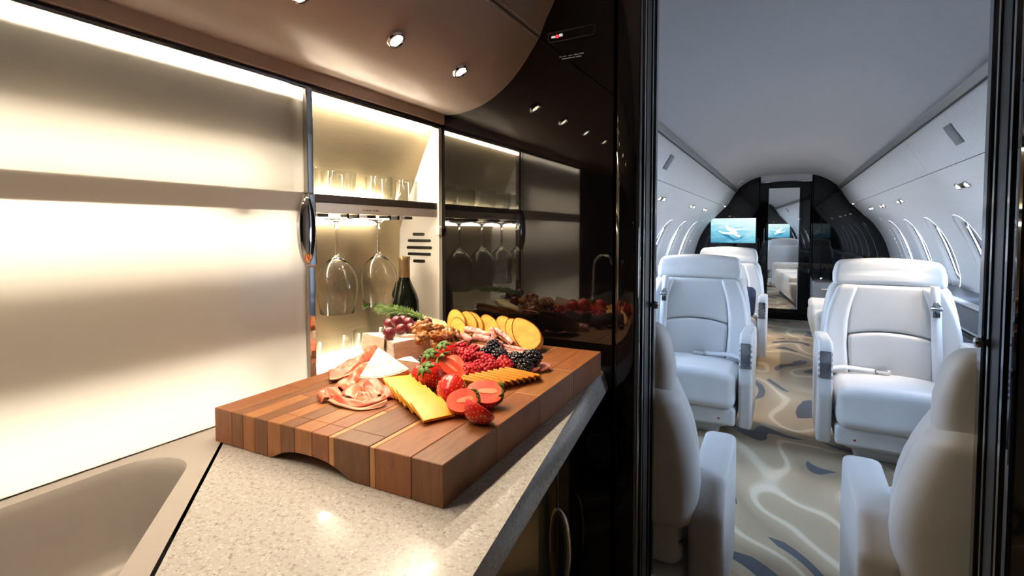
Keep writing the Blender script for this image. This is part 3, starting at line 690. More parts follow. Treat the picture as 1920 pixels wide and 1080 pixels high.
MB().box((xa + .021, -.0012, zc - .0015), (xa + .0295, 0, zc + .0045)).build('lit_mark', WHITEINK, pl)
lt = thing('lettering', (0, YB - .001, 0), 'two short lines of fine pale lettering on the black bulkhead', 'lettering')
for (px0, py0, px1, py1, words) in ((1049, 108, 1095, 99, (6, 8, 0, 9, 0, 10, 9)), (1054, 112, 1090, 104, (24, 9))):
    A, B = at(px0, py0, 'y', YB), at(px1, py1, 'y', YB); tot = sum(words) + 2.2 * (len(words) - 1); x = A.x; sc = (B.x - A.x) / tot
    z = (A.z + B.z) / 2
    m = MB()
    for w_ in words:
        xx = x
        while xx < x + w_ * sc - 1e-6:
            hgt = random.uniform(.0020, .0030); m.box((xx, -.0008, z - .0014), (min(xx + .0017, x + w_ * sc), 0, z - .0014 + hgt)); xx += .0024
        x += (w_ + 2.2) * sc
    tag(m.build('text_line', GREYINK, lt), kind='stuff')
# ================================================================== CUTTING BOARD AND FOOD
ZB = ZC + .055
BR = R(1.4)
bd = thing('cutting_board', (-.360, .4925, ZC), 'thick butcher block board of walnut and acacia blocks with hand notch', 'cutting board', rz=BR)
def woodmat(name, c1, c2):
    m, n, b = _new(name); b.inputs['Roughness'].default_value = .46; b.inputs['Coat Weight'].default_value = .04; b.inputs['Coat Roughness'].default_value = .3
    L = n.links; N = n.nodes.new
    tc = N('ShaderNodeTexCoord'); oi = N('ShaderNodeObjectInfo'); ad = N('ShaderNodeVectorMath'); ad.operation = 'ADD'
    L.new(tc.outputs['Object'], ad.inputs[0]); L.new(oi.outputs['Random'], ad.inputs[1])
    mp = N('ShaderNodeMapping'); mp.inputs['Scale'].default_value = (60, 9, 9); L.new(ad.outputs[0], mp.inputs[0])
    no = N('ShaderNodeTexNoise'); no.inputs['Scale'].default_value = 2.2; no.inputs['Detail'].default_value = 5; no.inputs['Distortion'].default_value = .5; L.new(mp.outputs[0], no.inputs['Vector'])
    cr = N('ShaderNodeValToRGB'); cr.color_ramp.elements[0].position = .3; cr.color_ramp.elements[0].color = (*c2, 1); cr.color_ramp.elements[1].position = .7; cr.color_ramp.elements[1].color = (*c1, 1)
    L.new(no.outputs['Fac'], cr.inputs[0])
    hs = N('ShaderNodeHueSaturation'); mr = N('ShaderNodeMapRange'); mr.inputs['To Min'].default_value = .86; mr.inputs['To Max'].default_value = 1.12
    L.new(oi.outputs['Random'], mr.inputs[0]); L.new(mr.outputs[0], hs.inputs['Value']); L.new(cr.outputs[0], hs.inputs['Color']); L.new(hs.outputs[0], b.inputs['Base Color'])
    return m
WOODS = [woodmat('wood_reddish', (.31, .105, .030), (.21, .066, .019)), woodmat('wood_walnut', (.20, .075, .022), (.125, .045, .014)), woodmat('wood_honey', (.38, .15, .044), (.27, .10, .028)), woodmat('wood_pale', (.46, .23, .09), (.36, .17, .062))]
# column boundaries (fractions of the front edge, from the left corner) and tone of each, read off the front face
COLS = [(.000, .097, 0), (.097, .157, 1), (.157, .218, 2), (.218, .283, 1), (.283, .350, 2), (.350, .415, 1), (.415, .495, 2), (.495, .568, 0), (.568, .592, 3), (.592, .735, 1), (.735, .757, 3), (.757, .890, 0), (.890, 1.0, 1)]
BW, BL, BT = .444, .648, .055
def notch(u):          # height of the hand notch under the front edge at x = u
    c, hwid = -.232, .078
    t = (u - c) / hwid
    return 0 if abs(t) >= 1 else .019 * (1 - abs(t) ** 2.6)
rw = random.Random(3)
for ci, (f0, f1, tone) in enumerate(COLS):
    u0, u1 = -BW + BW * f0, -BW + BW * f1
    cuts = [0.0]; y = rw.uniform(.10, .24)
    while y < BL - .07: cuts.append(y); y += rw.uniform(.10, .22)
    cuts.append(BL)
    for si in range(len(cuts) - 1):
        v0, v1 = cuts[si], cuts[si + 1]; g = .00025
        tn = tone if si == 0 else rw.choice([tone, 0, 0, 0, 2])
        if tone == 3: tn = 3 if si % 3 == 0 else 2
        top_ = BT - rw.uniform(0, .0002)
        mb = MB(); c0 = Vector(((u0 + u1) / 2, (v0 + v1) / 2, 0))
        if si == 0 and any(notch(u0 + (u1 - u0) * k / 6) > 0 for k in range(7)):
            us = lin(u0 + g, u1 - g, 8); dpt = .034
            poly = [(u, notch(u)) for u in us] + [(u1 - g, top_), (u0 + g, top_)]
            mb.prism(poly, lambda a, b_, d: (a, d, b_), v0, dpt); mb.box((u0 + g, dpt, 0), (u1 - g, v1 - g, top_))
        else: mb.box((u0 + g, v0 + (g if si else 0), 0), (u1 - g, v1 - g, top_))
        mb.v = [(p[0] - c0.x, p[1] - c0.y, p[2]) for p in mb.v]
        o = mb.build('wood_block', WOODS[tn], bd, bevel=.0007 if si else .0010, seg=1); o.location = c0

def bp(x, y, h=0): return at(x, y, 'z', ZB + h)      # pixel -> point at height h above the board
BLAB = {0: 'largest toasted bread slice resting on the bare wood beyond the salami', 6: 'toasted bread slice touching the pale cheese fan', 7: 'toasted bread slice tucked under the row behind the walnuts'}
CLAB = {6: 'topmost orange cheddar square at the end of the fan by the strawberries', 0: 'cheddar square at the bottom of the fan against the brie'}
SLAB = {2: 'short salami roll standing nearly upright against the bread', 4: 'longest salami roll lying between bread and blackberries', 5: 'salami roll lying flat on the wood behind the blackberries'}
def place(o, p, rot=(0, 0, 0), s=1):
    o.location = p; o.rotation_euler = rot; o.scale = (s, s, s); return o

CHEDDAR = mat('cheddar', (.90, .42, .035), .42, var=.06, scale=40, sss=.15)
CHEDDAR2 = mat('aged_cheddar', (.88, .40, .04), .45, var=.10, scale=50, sss=.15)
RIND = mat('brie_rind', (.92, .86, .76), .75, var=.30, scale=90, bump=.5, bscale=140, col2=(.66, .50, .33), ramp=(.30, .52))
PASTE = mat('brie_paste', (.88, .66, .46), .5, var=.12, scale=30, sss=.2, col2=(.76, .50, .36), stretch=(1, 1, 5))
GRAPE = mat('red_grape_skin', (.20, .018, .028), .22, var=.5, scale=18, sss=.2, col2=(.10, .010, .022), coat=.3)
STEMG = mat('grape_stem', (.22, .20, .07), .7)
WALNUT = mat('candied_walnut', (.50, .18, .028), .35, var=.5, scale=60, col2=(.20, .07, .018), bump=.5, bscale=160, coat=.3)
BREAD = mat('toasted_bread', (.72, .33, .035), .7, var=.35, scale=70, bump=.6, bscale=120, col2=(.58, .24, .03), bdist=.003)
CRUST = mat('bread_crust', (.62, .30, .06), .65, var=.4, scale=50, bump=.4, bscale=120)
WCHEESE = mat('pale_cheese', (.92, .78, .38), .4, var=.05, scale=40, sss=.2)
HAM = mat('prosciutto_meat', (.60, .10, .055), .35, var=.5, scale=22, col2=(.78, .27, .15), stretch=(1, 4, 1), sss=.15, ramp=(.36, .62), coat=.2)
HAMFAT = mat('prosciutto_fat', (.86, .42, .27), .35, var=.12, scale=30, sss=.2, coat=.2)
SALAMI = mat('rolled_salami', (.54, .13, .12), .4, var=.5, scale=110, col2=(.82, .50, .45), ramp=(.38, .60), sss=.1)
SALAMI2 = mat('salami_slice_meat', (.36, .07, .06), .4, var=.5, scale=120, col2=(.72, .45, .40), ramp=(.36, .52))
RASP = mat('raspberry_flesh', (.55, .012, .028), .28, var=.35, scale=60, sss=.2, coat=.15)
BLACKB = mat('blackberry_flesh', (.012, .010, .018), .12, var=.4, scale=60, coat=.4)
LEAF = mat('berry_leaf', (.10, .20, .025), .55, var=.4, scale=60)
NEEDLE = mat('rosemary_needle', (.16, .27, .035), .5, var=.5, scale=60, col2=(.06, .13, .02))
SEED = mat('strawberry_seed', (.72, .42, .08), .5)
CUTR = mat('strawberry_cut_flesh', (.74, .035, .018), .35, var=.3, scale=40, col2=(.82, .12, .05), sss=.2, coat=.2)
CORE = mat('strawberry_core', (.88, .26, .13), .4, var=.1, sss=.2)
STRAW = mat('strawberry_skin', (.66, .018, .012), .22, var=.35, scale=24, sss=.15, coat=.35, col2=(.50, .008, .010))

# ---- cheddar fans
def slab(name, sx, sy, sz, m, label, cat, group, p, rot):
    o = MB().rbox((0, 0, 0), (sx / 2, sy / 2, sz / 2), .0009, n=2, k=2).build(name, m, None, smooth=40)
    o.location = p; o.rotation_euler = rot; return tag(o, label, cat, group)
def oriented(p, ux, uy):
    """rotation whose local X follows ux and local Y roughly uy"""
    a = Vector(ux).normalized(); n = a.cross(Vector(uy)).normalized(); b = n.cross(a)
    M = Matrix((a, b, n)).transposed().to_4x4(); return M.to_euler()
# front fan: slices shingled from the brie towards the front corner
A0, A1 = bp(752, 722, .012), bp(811, 768, .012)
dX = bp(807, 798, .003) - bp(769, 762, .013); dX.z = 0; dX.normalize(); dY = Vector((-dX.y, dX.x, 0))
for i in range(7):
    t = i / 6; p = A0.lerp(A1, t); p.z = ZB + .0130
    tl = R(17 + 2 * math.sin(i * 2.1)); a_ = R(4 * math.sin(i * 1.7) - 8 * (1 - t))
    u = (dX * math.cos(a_) + dY * math.sin(a_)) * math.cos(tl) + Vector((0, 0, -math.sin(tl)))
    slab('cheddar_slice', .050, .052, .0046, CHEDDAR, CLAB.get(i, 'orange cheddar square in the fan beside the prosciutto'), 'cheese', 'cheddar squares fanned beside the prosciutto', p, oriented(p, u, dY))
# right fan: narrow slices leaning like dominoes
B0, B1 = bp(893, 722, .008), bp(981, 704, .008)
for i in range(9):
    t = i / 8; p = B0.lerp(B1, t); p.z = ZB + .0125
    u = (bp(1013, 709, .006) - bp(945, 694, .016)); u.z = -.010
    side_ = (bp(945, 694, .0) - bp(893, 722, .0)).normalized(); v_ = side_ * .9 + Vector((0, 0, -.48))
    slab('cheddar_slice', .068, .034, .0044, CHEDDAR2, 'narrow orange cheddar slice in the row beside the raspberries', 'cheese', 'narrow cheddar slices in a row by the berries', p, oriented(p, u, v_))

# ---- brie wedges
def brie(label, p, rad, ang, h, rot, s=1):
    t = thing('brie_wedge', p, label, 'cheese'); t.rotation_euler = rot
    n = 12; k = .90
    arc = [(rad * math.cos(a), rad * math.sin(a)) for a in lin(-ang / 2, ang / 2, n)]
    def pt(u, v, d): return (u, v, d)
    # rind: top, bottom, outer side as a shell; paste: the body
    bz, tz = .0022, h - .0022
    m = MB(); q = [(0, 0)] + arc
    m.prism(q, pt, bz, tz); m.build('paste', PASTE, t, bevel=.001)
    m = MB(); q2 = [(-.0004, 0)] + [(x * 1.0, y * 1.0) for x, y in arc]
    m.prism(q2, pt, tz, h); m.prism(q2, pt, 0, bz)
    o2 = [(x * 1.03, y * 1.03) for x, y in arc]
    m.prism(arc + o2[::-1], pt, .0008, h - .0008)
    o = m.build('rind', RIND, t, bevel=.0016)
    return t
A_, N_, F_ = bp(807, 669), bp(759, 684), bp(735, 660)
a1, a2 = math.atan2(N_.y - A_.y, N_.x - A_.x), math.atan2(F_.y - A_.y, F_.x - A_.x); da = (a2 - a1 + math.pi) % (2 * math.pi) - math.pi
brie('big brie wedge with its cut face turned to the strawberries', A_ + Vector((0, 0, .001)), ((N_ - A_).length + (F_ - A_).length) / 2, min(abs(da), R(62)), .047, (0, 0, a1 + da / 2))
# a wedge tipped up so that its mottled top rind faces the aisle
A_, B_ = bp(709, 650, .058), bp(722, 704, .025); ux_ = (B_ - A_); nz_ = Vector((.55, -.55, .62)); nz_ = (nz_ - ux_ * nz_.dot(ux_) / ux_.length_squared).normalized(); uy_ = nz_.cross(ux_.normalized())
w_ = brie('brie wedge with mottled white rind leaning on the prosciutto', A_ - nz_ * .026, ux_.length, R(54), .026, (0, 0, 0))
w_.rotation_euler = Matrix((ux_.normalized(), uy_, nz_)).transposed().to_euler()
brie('pale brie wedge half hidden behind the prosciutto at the back', bp(718, 668, .012), .070, R(50), .040, (R(6), R(0), R(150)))
brie('small brie piece lying low beside the cheddar fan', bp(788, 700, .0), .058, R(36), .022, (0, 0, R(165)))
brie('flat brie wedge under the red grapes', bp(800, 648, .0), .085, R(50), .040, (0, 0, R(168)))
brie('brie sliver tucked between grapes and walnuts', bp(795, 640, .042), .050, R(30), .016, (0, R(6), R(185)))

# ---- grapes
gp = [(730, 608, .070), (730, 625, .062), (751, 616, .066), (765, 607, .070), (758, 598, .078), (785, 608, .066), (802, 607, .062), (768, 618, .060), (745, 604, .078)]
gr0 = None
for i, (x, y, h) in enumerate(gp):
    if gr0 is None:
        gr0 = MB().ico((0, 0, 0), (.0118, .0118, .0130), 3).build('grape', GRAPE, None, smooth=True); o = gr0
    else: o = gr0.copy(); COL.objects.link(o)
    place(o, bp(x, y, h), (random.uniform(-1, 1), random.uniform(-1, 1), 0), random.uniform(1.05, 1.16))
    tag(o, 'dark red grape in the small bunch under the rosemary', 'grape', 'red grapes in a bunch')
gs = MB()
C0 = bp(760, 606, .062)
for (x, y, h) in gp: q = bp(x, y, h); q = q + (C0 - q).normalized() * min(.010, (C0 - q).length * .8); gs.tube([C0, (C0 + q) / 2 + Vector((0, 0, .002)), q], .0011, 6)
tag(gs.build('grape_stems', STEMG, None, smooth=True), 'thin green twig inside the bunch of red grapes', 'stems')  # stems that join the grapes of the bunch

# ---- walnuts
def walnut_fn(seed):
    def fn(p):
        q = p * 2.6 + Vector((seed * 3.1, seed, 0)); r = 1 + .13 * math.sin(8 * p.x + 4 * mnoise.noise(q)) + .24 * mnoise.noise(q)
        r -= .30 * math.exp(-(p.y / .16) ** 2)
        return p * r
    return fn
wp = [(787, 620, .060), (803, 615, .060), (814, 618, .058), (815, 636, .050), (823, 649, .036), (838, 629, .048), (788, 633, .052), (842, 645, .030), (861, 641, .026), (850, 634, .034), (826, 622, .052)]
for i, (x, y, h) in enumerate(wp):
    o = MB().ico((0, 0, 0), (.0190, .0130, .0115), 4, walnut_fn(i)).build('walnut', WALNUT, None, smooth=True)
    place(o, bp(x, y, h), (random.uniform(-.7, .7), random.uniform(-.7, .7), random.uniform(0, 6)), random.uniform(.9, 1.2))
    tag(o, 'golden brown candied walnut half piled between grapes and raspberries', 'walnut', 'candied walnuts in a pile')
# a round of cheese the nuts and fruit are heaped on
o = MB().lathe([(0, 0), (.027, 0), (.030, .003), (.030, .023), (.027, .026), (0, .026)], 32).build('cheese_round', WCHEESE, None, smooth=40)
place(o, bp(834, 657, .0)); tag(o, 'small pale cheese round buried under the walnuts', 'cheese')

# ---- pale cheese fan (curved triangular slices)
for i in range(9):
    t = i / 8
    p = bp(800, 596, .066).lerp(bp(838, 606, .052), t)
    m = MB()
    def fn(a, b_, t=t):
        wdt = .006 + .017 * a
        return (a * .052, (b_ - .5) * wdt * 2, -.012 * a * a + .0016 * math.sin(a * 3))
    m.grid(fn, lin(0, 1, 8), lin(0, 1, 3)); o = m.build('cheese_slice', WCHEESE, None, smooth=True)
    k = o.modifiers.new('solid', 'SOLIDIFY'); k.thickness = .0035; k.offset = 0
    place(o, p, (R(-62 + 10 * t), R(18), R(-62 + 26 * t)))
    tag(o, 'pale yellow cheese slice in the curved fan beside the rosemary', 'cheese', 'pale cheese slices fanned')

# ---- crostini
def crostini(p, rot, s, i):
    t = thing('bread_slice', p, BLAB.get(i, 'golden toasted bread slice in the row at the board end'), 'bread', 'toasted bread slices in a row'); t.rotation_euler = rot; t.scale = (s, s, s)
    n = 26; pts = []
    for k in range(n):
        a = 2 * math.pi * k / n; r = 1 + .05 * mnoise.noise(Vector((math.cos(a) * 1.4, math.sin(a) * 1.4, i * 2.3)))
        pts.append((.056 * math.cos(a) * r, .026 * math.sin(a) * r * (1 + .2 * math.cos(a))))
    MB().prism(pts, XY, -.0055, .0055).build('crumb', BREAD, t, bevel=.0015)
    q = [(x * 1.05, y * 1.07) for x, y in pts]; m = MB()
    v = [(x, y, z) for z in (-.0050, .0048) for x, y in q] ; w2 = [(x * .96, y * .96, z) for z in (-.0060, .0040) for x, y in pts]
    f = [(k, (k + 1) % n, n + (k + 1) % n, n + k) for k in range(n)]; f += [(k, 2 * n + k, 2 * n + (k + 1) % n, (k + 1) % n) for k in range(n)]
    m.add(v + w2, f); m.build('crust', CRUST, t, smooth=True)
bread = [(986, 628, .034), (962, 622, .033), (938, 617, .033), (917, 614, .033), (897, 611, .034), (877, 608, .038), (857, 607, .044), (866, 621, .036)]
for i, (x, y, h) in enumerate(bread):
    crostini(bp(x, y, h), (R(36 + (i % 2)), R(24), R(-36 - 1.5 * i)), 1.08 if i == 0 else .95, i)

# ---- rolled salami sticks and a salami slice
rolls = [((866, 618, .040), (911, 632, .030), .0085), ((872, 634, .030), (893, 646, .022), .0095), ((915, 616, .040), (917, 639, .026), .0070), ((926, 618, .036), (960, 645, .018), .0085), ((903, 643, .020), (1000, 661, .012), .0080), ((948, 662, .010), (996, 668, .008), .0075), ((889, 634, .034), (944, 650, .018), .0085), ((880, 648, .016), (930, 662, .010), .0090)]
for i, (a, b_, r) in enumerate(rolls):
    A, B = bp(*a), bp(*b_); o = MB(); path = [A.lerp(B, k / 6) + Vector((0, 0, .003 * math.sin(k / 6 * 3.1))) for k in range(7)]
    ax = (B - A).normalized(); sd_ = ax.cross(Vector((0, 0, 1))).normalized(); up_ = sd_.cross(ax)
    v = []; f = []; n = 22
    for ip, p in enumerate(path):
        for k in range(n):
            an = 2 * math.pi * 1.35 * k / (n - 1) + i; rr = r * (.55 + .55 * k / (n - 1)) * (1 - .16 * abs(ip - 3) / 3 * (1 if ip > 3 else .3))
            v.append(p + sd_ * rr * math.cos(an) + up_ * rr * math.sin(an))
    f = [(ip * n + k, ip * n + k + 1, (ip + 1) * n + k + 1, (ip + 1) * n + k) for ip in range(6) for k in range(n - 1)]
    o = MB().add(v, f).build('salami_roll', SALAMI, None, smooth=True); k = o.modifiers.new('solid', 'SOLIDIFY'); k.thickness = .0016
    tag(o, SLAB.get(i, 'pink rolled salami stick heaped beside the blackberries'), 'salami', 'rolled salami sticks')
for (x, y, h, rx) in ((1012, 690, .005, R(12)), (992, 694, .004, R(8))):
    o = MB().lathe([(0, 0), (.0215, 0), (.0222, .001), (.0215, .002), (0, .002)], 30).build('salami_slice', SALAMI2, None, smooth=40)
    place(o, bp(x, y, h), (rx, R(-10), 0)); tag(o, 'round marbled salami slice beside the blackberries', 'salami', 'round salami slices')

# ---- raspberries and blackberries (clusters of drupelets)
def drupes(r, n_rows, rd, hollow=True):
    m = MB()
    for i in range(n_rows):
        t = (i + .5) / n_rows; z = r * 1.15 * (1 - 2 * t); rr = r * math.sqrt(max(.06, 1 - (1 - 2 * t) ** 2)) * (1.0 if t > .35 else .92)
        n = max(3, int(2 * math.pi * rr / (rd * 1.55)))
        for k in range(n):
            a = 2 * math.pi * (k + .5 * (i % 2)) / n; m.ico((rr * math.cos(a), rr * math.sin(a), z), rd, 1)
    m.ico((0, 0, 0), (r * .84, r * .84, r * 1.0), 2)
    return m
rb = drupes(.0098, 5, .0040).mesh('raspberry', True); rb.materials.append(RASP)
bb = drupes(.0100, 6, .0038).mesh('blackberry', True); bb.materials.append(BLACKB)
rasp = [(862, 664, .024), (887, 658, .024), (882, 678, .022), (904, 673, .020), (880, 694, .014), (908, 692, .014), (931, 688, .013), (954, 687, .012), (898, 699, .012), (841, 658, .030), (893, 684, .018), (868, 676, .022), (918, 681, .016), (942, 680, .013), (872, 655, .026)]
blk = [(913, 661, .022), (932, 664, .020), (925, 655, .026), (961, 672, .016), (985, 670, .016), (979, 685, .012), (966, 684, .012), (789, 679, .016), (944, 671, .016), (992, 681, .012)]
for name, me, L_, lab, gpn in (('raspberry', rb, rasp, 'red raspberry in the heap beside the strawberries', 'raspberries in a heap'), ('blackberry', bb, blk, 'shiny blackberry resting among the raspberries and salami', 'blackberries')):
    for (x, y, h) in L_:
        h = max(h, .0158 if name == 'raspberry' else .0172)
        o = bpy.data.objects.new(name, me); COL.objects.link(o)
        place(o, bp(x, y, h), (random.uniform(-1.2, 1.2), random.uniform(-1.2, 1.2), random.uniform(0, 6)), random.uniform(1.0, 1.16) * (1.18 if name == 'blackberry' else 1.12))
        tag(o, 'single blackberry wedged between brie and strawberries' if (x, y) == (789, 679) else lab, name, gpn)

# ---- strawberries
SP = [(0, .0), (.006, .0008), (.0125, .005), (.0175, .012), (.0200, .021), (.0202, .029), (.0175, .037), (.0120, .0425), (.005, .0445), (0, .044)]   # tip at z = 0
SPs = spline([(a, b_) for a, b_ in SP], 3)
def sprof(z): 
    for a, b_ in zip(SPs, SPs[1:]):
        if a.y <= z <= b_.y: return a.x + (b_.x - a.x) * (z - a.y) / max(1e-6, b_.y - a.y)
    return 0
def calyx(t, loc=(0, 0, .0435)):
    for k in range(7):
        a = 2 * math.pi * k / 7; m = MB()
        def fn(q, b_, a=a):
            wd = .0042 * math.sin(math.pi * min(1, q * .85 + .12)); r = .017 * q; z = .001 + .004 * math.sin(q * 3) - .006 * q * q
            x, y = r, (b_ - .5) * 2 * wd
            return (x * math.cos(a) - y * math.sin(a), x * math.sin(a) + y * math.cos(a), z - .0012 * (b_ - .5) ** 2)
        m.grid(fn, lin(0.02, 1, 6), lin(0, 1, 2)); o = m.build('calyx_leaf', LEAF, t, smooth=True); o.location = loc
        s_ = o.modifiers.new('solid', 'SOLIDIFY'); s_.thickness = .0006
    MB().tube([Vector(loc), Vector(loc) + Vector((.001, 0, .006))], .0012, 6).build('stalk', LEAF, t)
def seeds(t, half=False):
    m = MB(); i = 0
    for zi in lin(.006, .040, 7):
        r = sprof(zi); n = max(4, int(2 * math.pi * r / .0075))
        for k in range(n):
            a = 2 * math.pi * (k + .5 * (i % 2)) / n
            if half and math.sin(a) > -.05: continue
            m.ico((r * math.cos(a), r * math.sin(a), zi), (.0007, .0007, .0011), 1)
        i += 1
    tag(m.build('seeds', SEED, t, smooth=True), kind='stuff')
def strawberry(label, p, tip, s=1.0, half=False, cut_n=None, leaf=True, group=None):
    t = thing('strawberry', p, label, 'strawberry', group)
    zax = -Vector(tip).normalized()
    yax = Vector(cut_n) if cut_n is not None else Vector((.3, .2, 1))
    yax = (yax - zax * yax.dot(zax)).normalized(); xax = yax.cross(zax)
    t.rotation_euler = Matrix((xax, yax, zax)).transposed().to_euler(); s *= 1.10; t.scale = (s, s, s)
    C = Vector((0, 0, -.022))
    if not half:
        o = MB().lathe([(q.x, q.y) for q in SPs], 28).build('berry', STRAW, t, smooth=True)
    else:
        n = 18; m = MB(); m.grid(lambda a, i: (SPs[int(i)].x * math.cos(a), SPs[int(i)].x * math.sin(a), SPs[int(i)].y), lin(math.pi, 2 * math.pi, n), range(len(SPs))); o = m.build('berry', STRAW, t, smooth=True)
        edge = [(q.x, q.y) for q in SPs] + [(-q.x, q.y) for q in SPs[-2:0:-1]]
        MB().prism(edge, lambda u, v, d: (u, d, v), -.0004, .0006).build('cut_face', CUTR, t)
        ins = [(u * .22, .022 + (v - .022) * .55 + .004) for u, v in edge]
        MB().prism(ins, lambda u, v, d: (u, d, v), .0004, .0012).build('pale_core', CORE, t)
    seeds(t, half)
    if leaf: calyx(t)
    for ch in t.children: ch.location = ch.location + C
    return t
V = Vector
RIGHT = V((_R[0], _R[1], 0)); FWD = V((_F[0], _F[1], 0)).normalized()
def dirv(r, f, u): return RIGHT * r + FWD * f + V((0, 0, u))
G = 'whole strawberries with green calyx'
strawberry('whole strawberry with green calyx leaning beside the big brie wedge', bp(814, 704, .026), dirv(.45, .45, -.70), 1.0)
strawberry('whole strawberry tucked behind the one beside the brie', bp(815, 682, .032), dirv(.2, .5, -.7), .95)
strawberry('large halved strawberry showing its cut edge above the bumpy red one', bp(851, 695, .028), dirv(.75, -.25, -.55), 1.18, True, dirv(.65, -.25, .6))
strawberry('plump red strawberry pointing forward between cheddar squares and halved berry', bp(847, 733, .0240), dirv(.15, -.85, -.3), 1.08, leaf=False)
strawberry('halved strawberry lying cut side up with leaves over the board edge', bp(905, 735, .0262), dirv(-.92, -.1, .05), 1.16, True, dirv(.05, -.42, .86))
strawberry('small halved strawberry lying tip towards the cheddar squares', bp(859, 758, .0215), dirv(-.85, -.35, -.1), .98, True, dirv(-.35, -.6, .6))
strawberry('strawberry quarter standing on the board at the front of the pile', bp(895, 763, .0215), dirv(.75, -.45, -.25), 1.0, True, dirv(.5, .45, .7), leaf=False)
strawberry('strawberry with fresh leaves at the back beside the walnuts', bp(842, 666, .032), dirv(.3, .3, -.8), .95)
strawberry('small strawberry half between the leafy berries and raspberries', bp(862, 683, .026), dirv(.5, -.5, -.4), .78, True, dirv(.3, -.5, .8), leaf=False)
strawberry('red strawberry wedged behind the orange cheddar squares', bp(792, 703, .018), dirv(.3, -.7, -.5), .78, leaf=False)

# ---- prosciutto ribbons
def ribbon(label, pts, width, seed, droop=.35, wav=.006):
    """a folded slice: centre line through pts (pixel, height), ruffled across its width"""
    P = spline([bp(*q) for q in pts], 8); n = len(P); t = thing('prosciutto_slice', P[n // 2], label, 'ham')
    base = P[n // 2]; us = 9
    def surf(i, b_):
        i = int(i); p = P[i]; d = (P[min(i + 1, n - 1)] - P[max(i - 1, 0)]).normalized(); s_ = d.cross(V((0, 0, 1))).normalized()
        a = i / (n - 1); w_ = width * (.75 + .25 * math.sin(math.pi * a))
        z = wav * math.sin(b_ * 5 + a * 9 + seed) + wav * .6 * math.sin(b_ * 9 - a * 14 + seed * 2) - droop * w_ * abs(b_) ** 1.6 * .6
        q = p + s_ * b_ * w_ * .5 + V((0, 0, z)); q.z = max(q.z, ZB + .0016); return q - base
    m = MB(); m.grid(surf, range(n), lin(-1, .72, us)); o = m.build('meat', HAM, t, smooth=True); k = o.modifiers.new('solid', 'SOLIDIFY'); k.thickness = .0016; k.offset = 0
    m = MB(); m.grid(surf, range(n), lin(.72, 1, 3)); o = m.build('fat_edge', HAMFAT, t, smooth=True); k = o.modifiers.new('solid', 'SOLIDIFY'); k.thickness = .0018; k.offset = 0
    return t
ribbon('prosciutto slice folded along the back of the brie', [(617, 706, .008), (640, 695, .016), (664, 678, .022), (690, 662, .028), (708, 654, .030)], .052, 1, .6, .004)
ribbon('orange prosciutto fold lying under the front slice', [(640, 728, .006), (652, 710, .014), (670, 694, .022), (694, 680, .026)], .050, 2.2, .6, .004)
ribbon('pink prosciutto slice draped against the rind of the brie', [(655, 742, .010), (668, 722, .022), (688, 714, .027), (708, 722, .022), (718, 742, .010)], .060, 3.4, .5, .004)
ribbon('prosciutto slice with wide fat edge beneath the brie rind', [(664, 738, .006), (682, 735, .014), (702, 738, .013), (716, 746, .008)], .050, 5.0, .5, .003)
ribbon('prosciutto ribbon curling along the bare wood in front', [(616, 744, .010), (609, 733, .015), (618, 727, .018), (629, 737, .013), (646, 750, .008), (675, 757, .007), (700, 752, .010), (720, 742, .014)], .028, 4.1, .5, .003)

# ---- rosemary
rs = thing('rosemary_sprig', bp(730, 590, .085), 'green rosemary sprig lying across the red grapes', 'herb'); b0 = rs.location.copy()
st = MB(); ndl = MB(); rr_ = random.Random(5)
for pts in ([(782, 600, .074), (760, 588, .084), (735, 583, .088), (706, 577, .088), (686, 580, .084)], [(796, 606, .070), (770, 594, .082), (740, 590, .085), (722, 590, .083), (708, 586, .083)]):
    P = spline([bp(*q) for q in pts], 10); st.tube([p - b0 for p in P], .0012, 6)
    for i in range(0, len(P) - 1):
        d = (P[i + 1] - P[i]).normalized()
        for _ in range(9):
            rnd_ = V((rr_.uniform(-1, 1), rr_.uniform(-1, 1), rr_.uniform(-.8, 1))).normalized(); dd = (d * .9 + rnd_ * .75).normalized()
            a = P[i] - b0; L_ = rr_.uniform(.010, .019); s_ = dd.cross(rnd_).normalized() * .0007
            up2 = dd.cross(s_).normalized() * .0005
            ndl.add([a - s_ * .5, a + s_ * .5, a + dd * L_ * .6 + s_ + up2, a + dd * L_, a + dd * L_ * .6 - s_ + up2, a + dd * L_ * .5 - up2 * 2], [(0, 1, 2, 3, 4), (0, 5, 1), (1, 5, 2), (2, 5, 3), (3, 5, 4), (4, 5, 0)])
st.build('stem', STEMG, rs, smooth=True); tag(ndl.build('needles', NEEDLE, rs), kind='stuff')

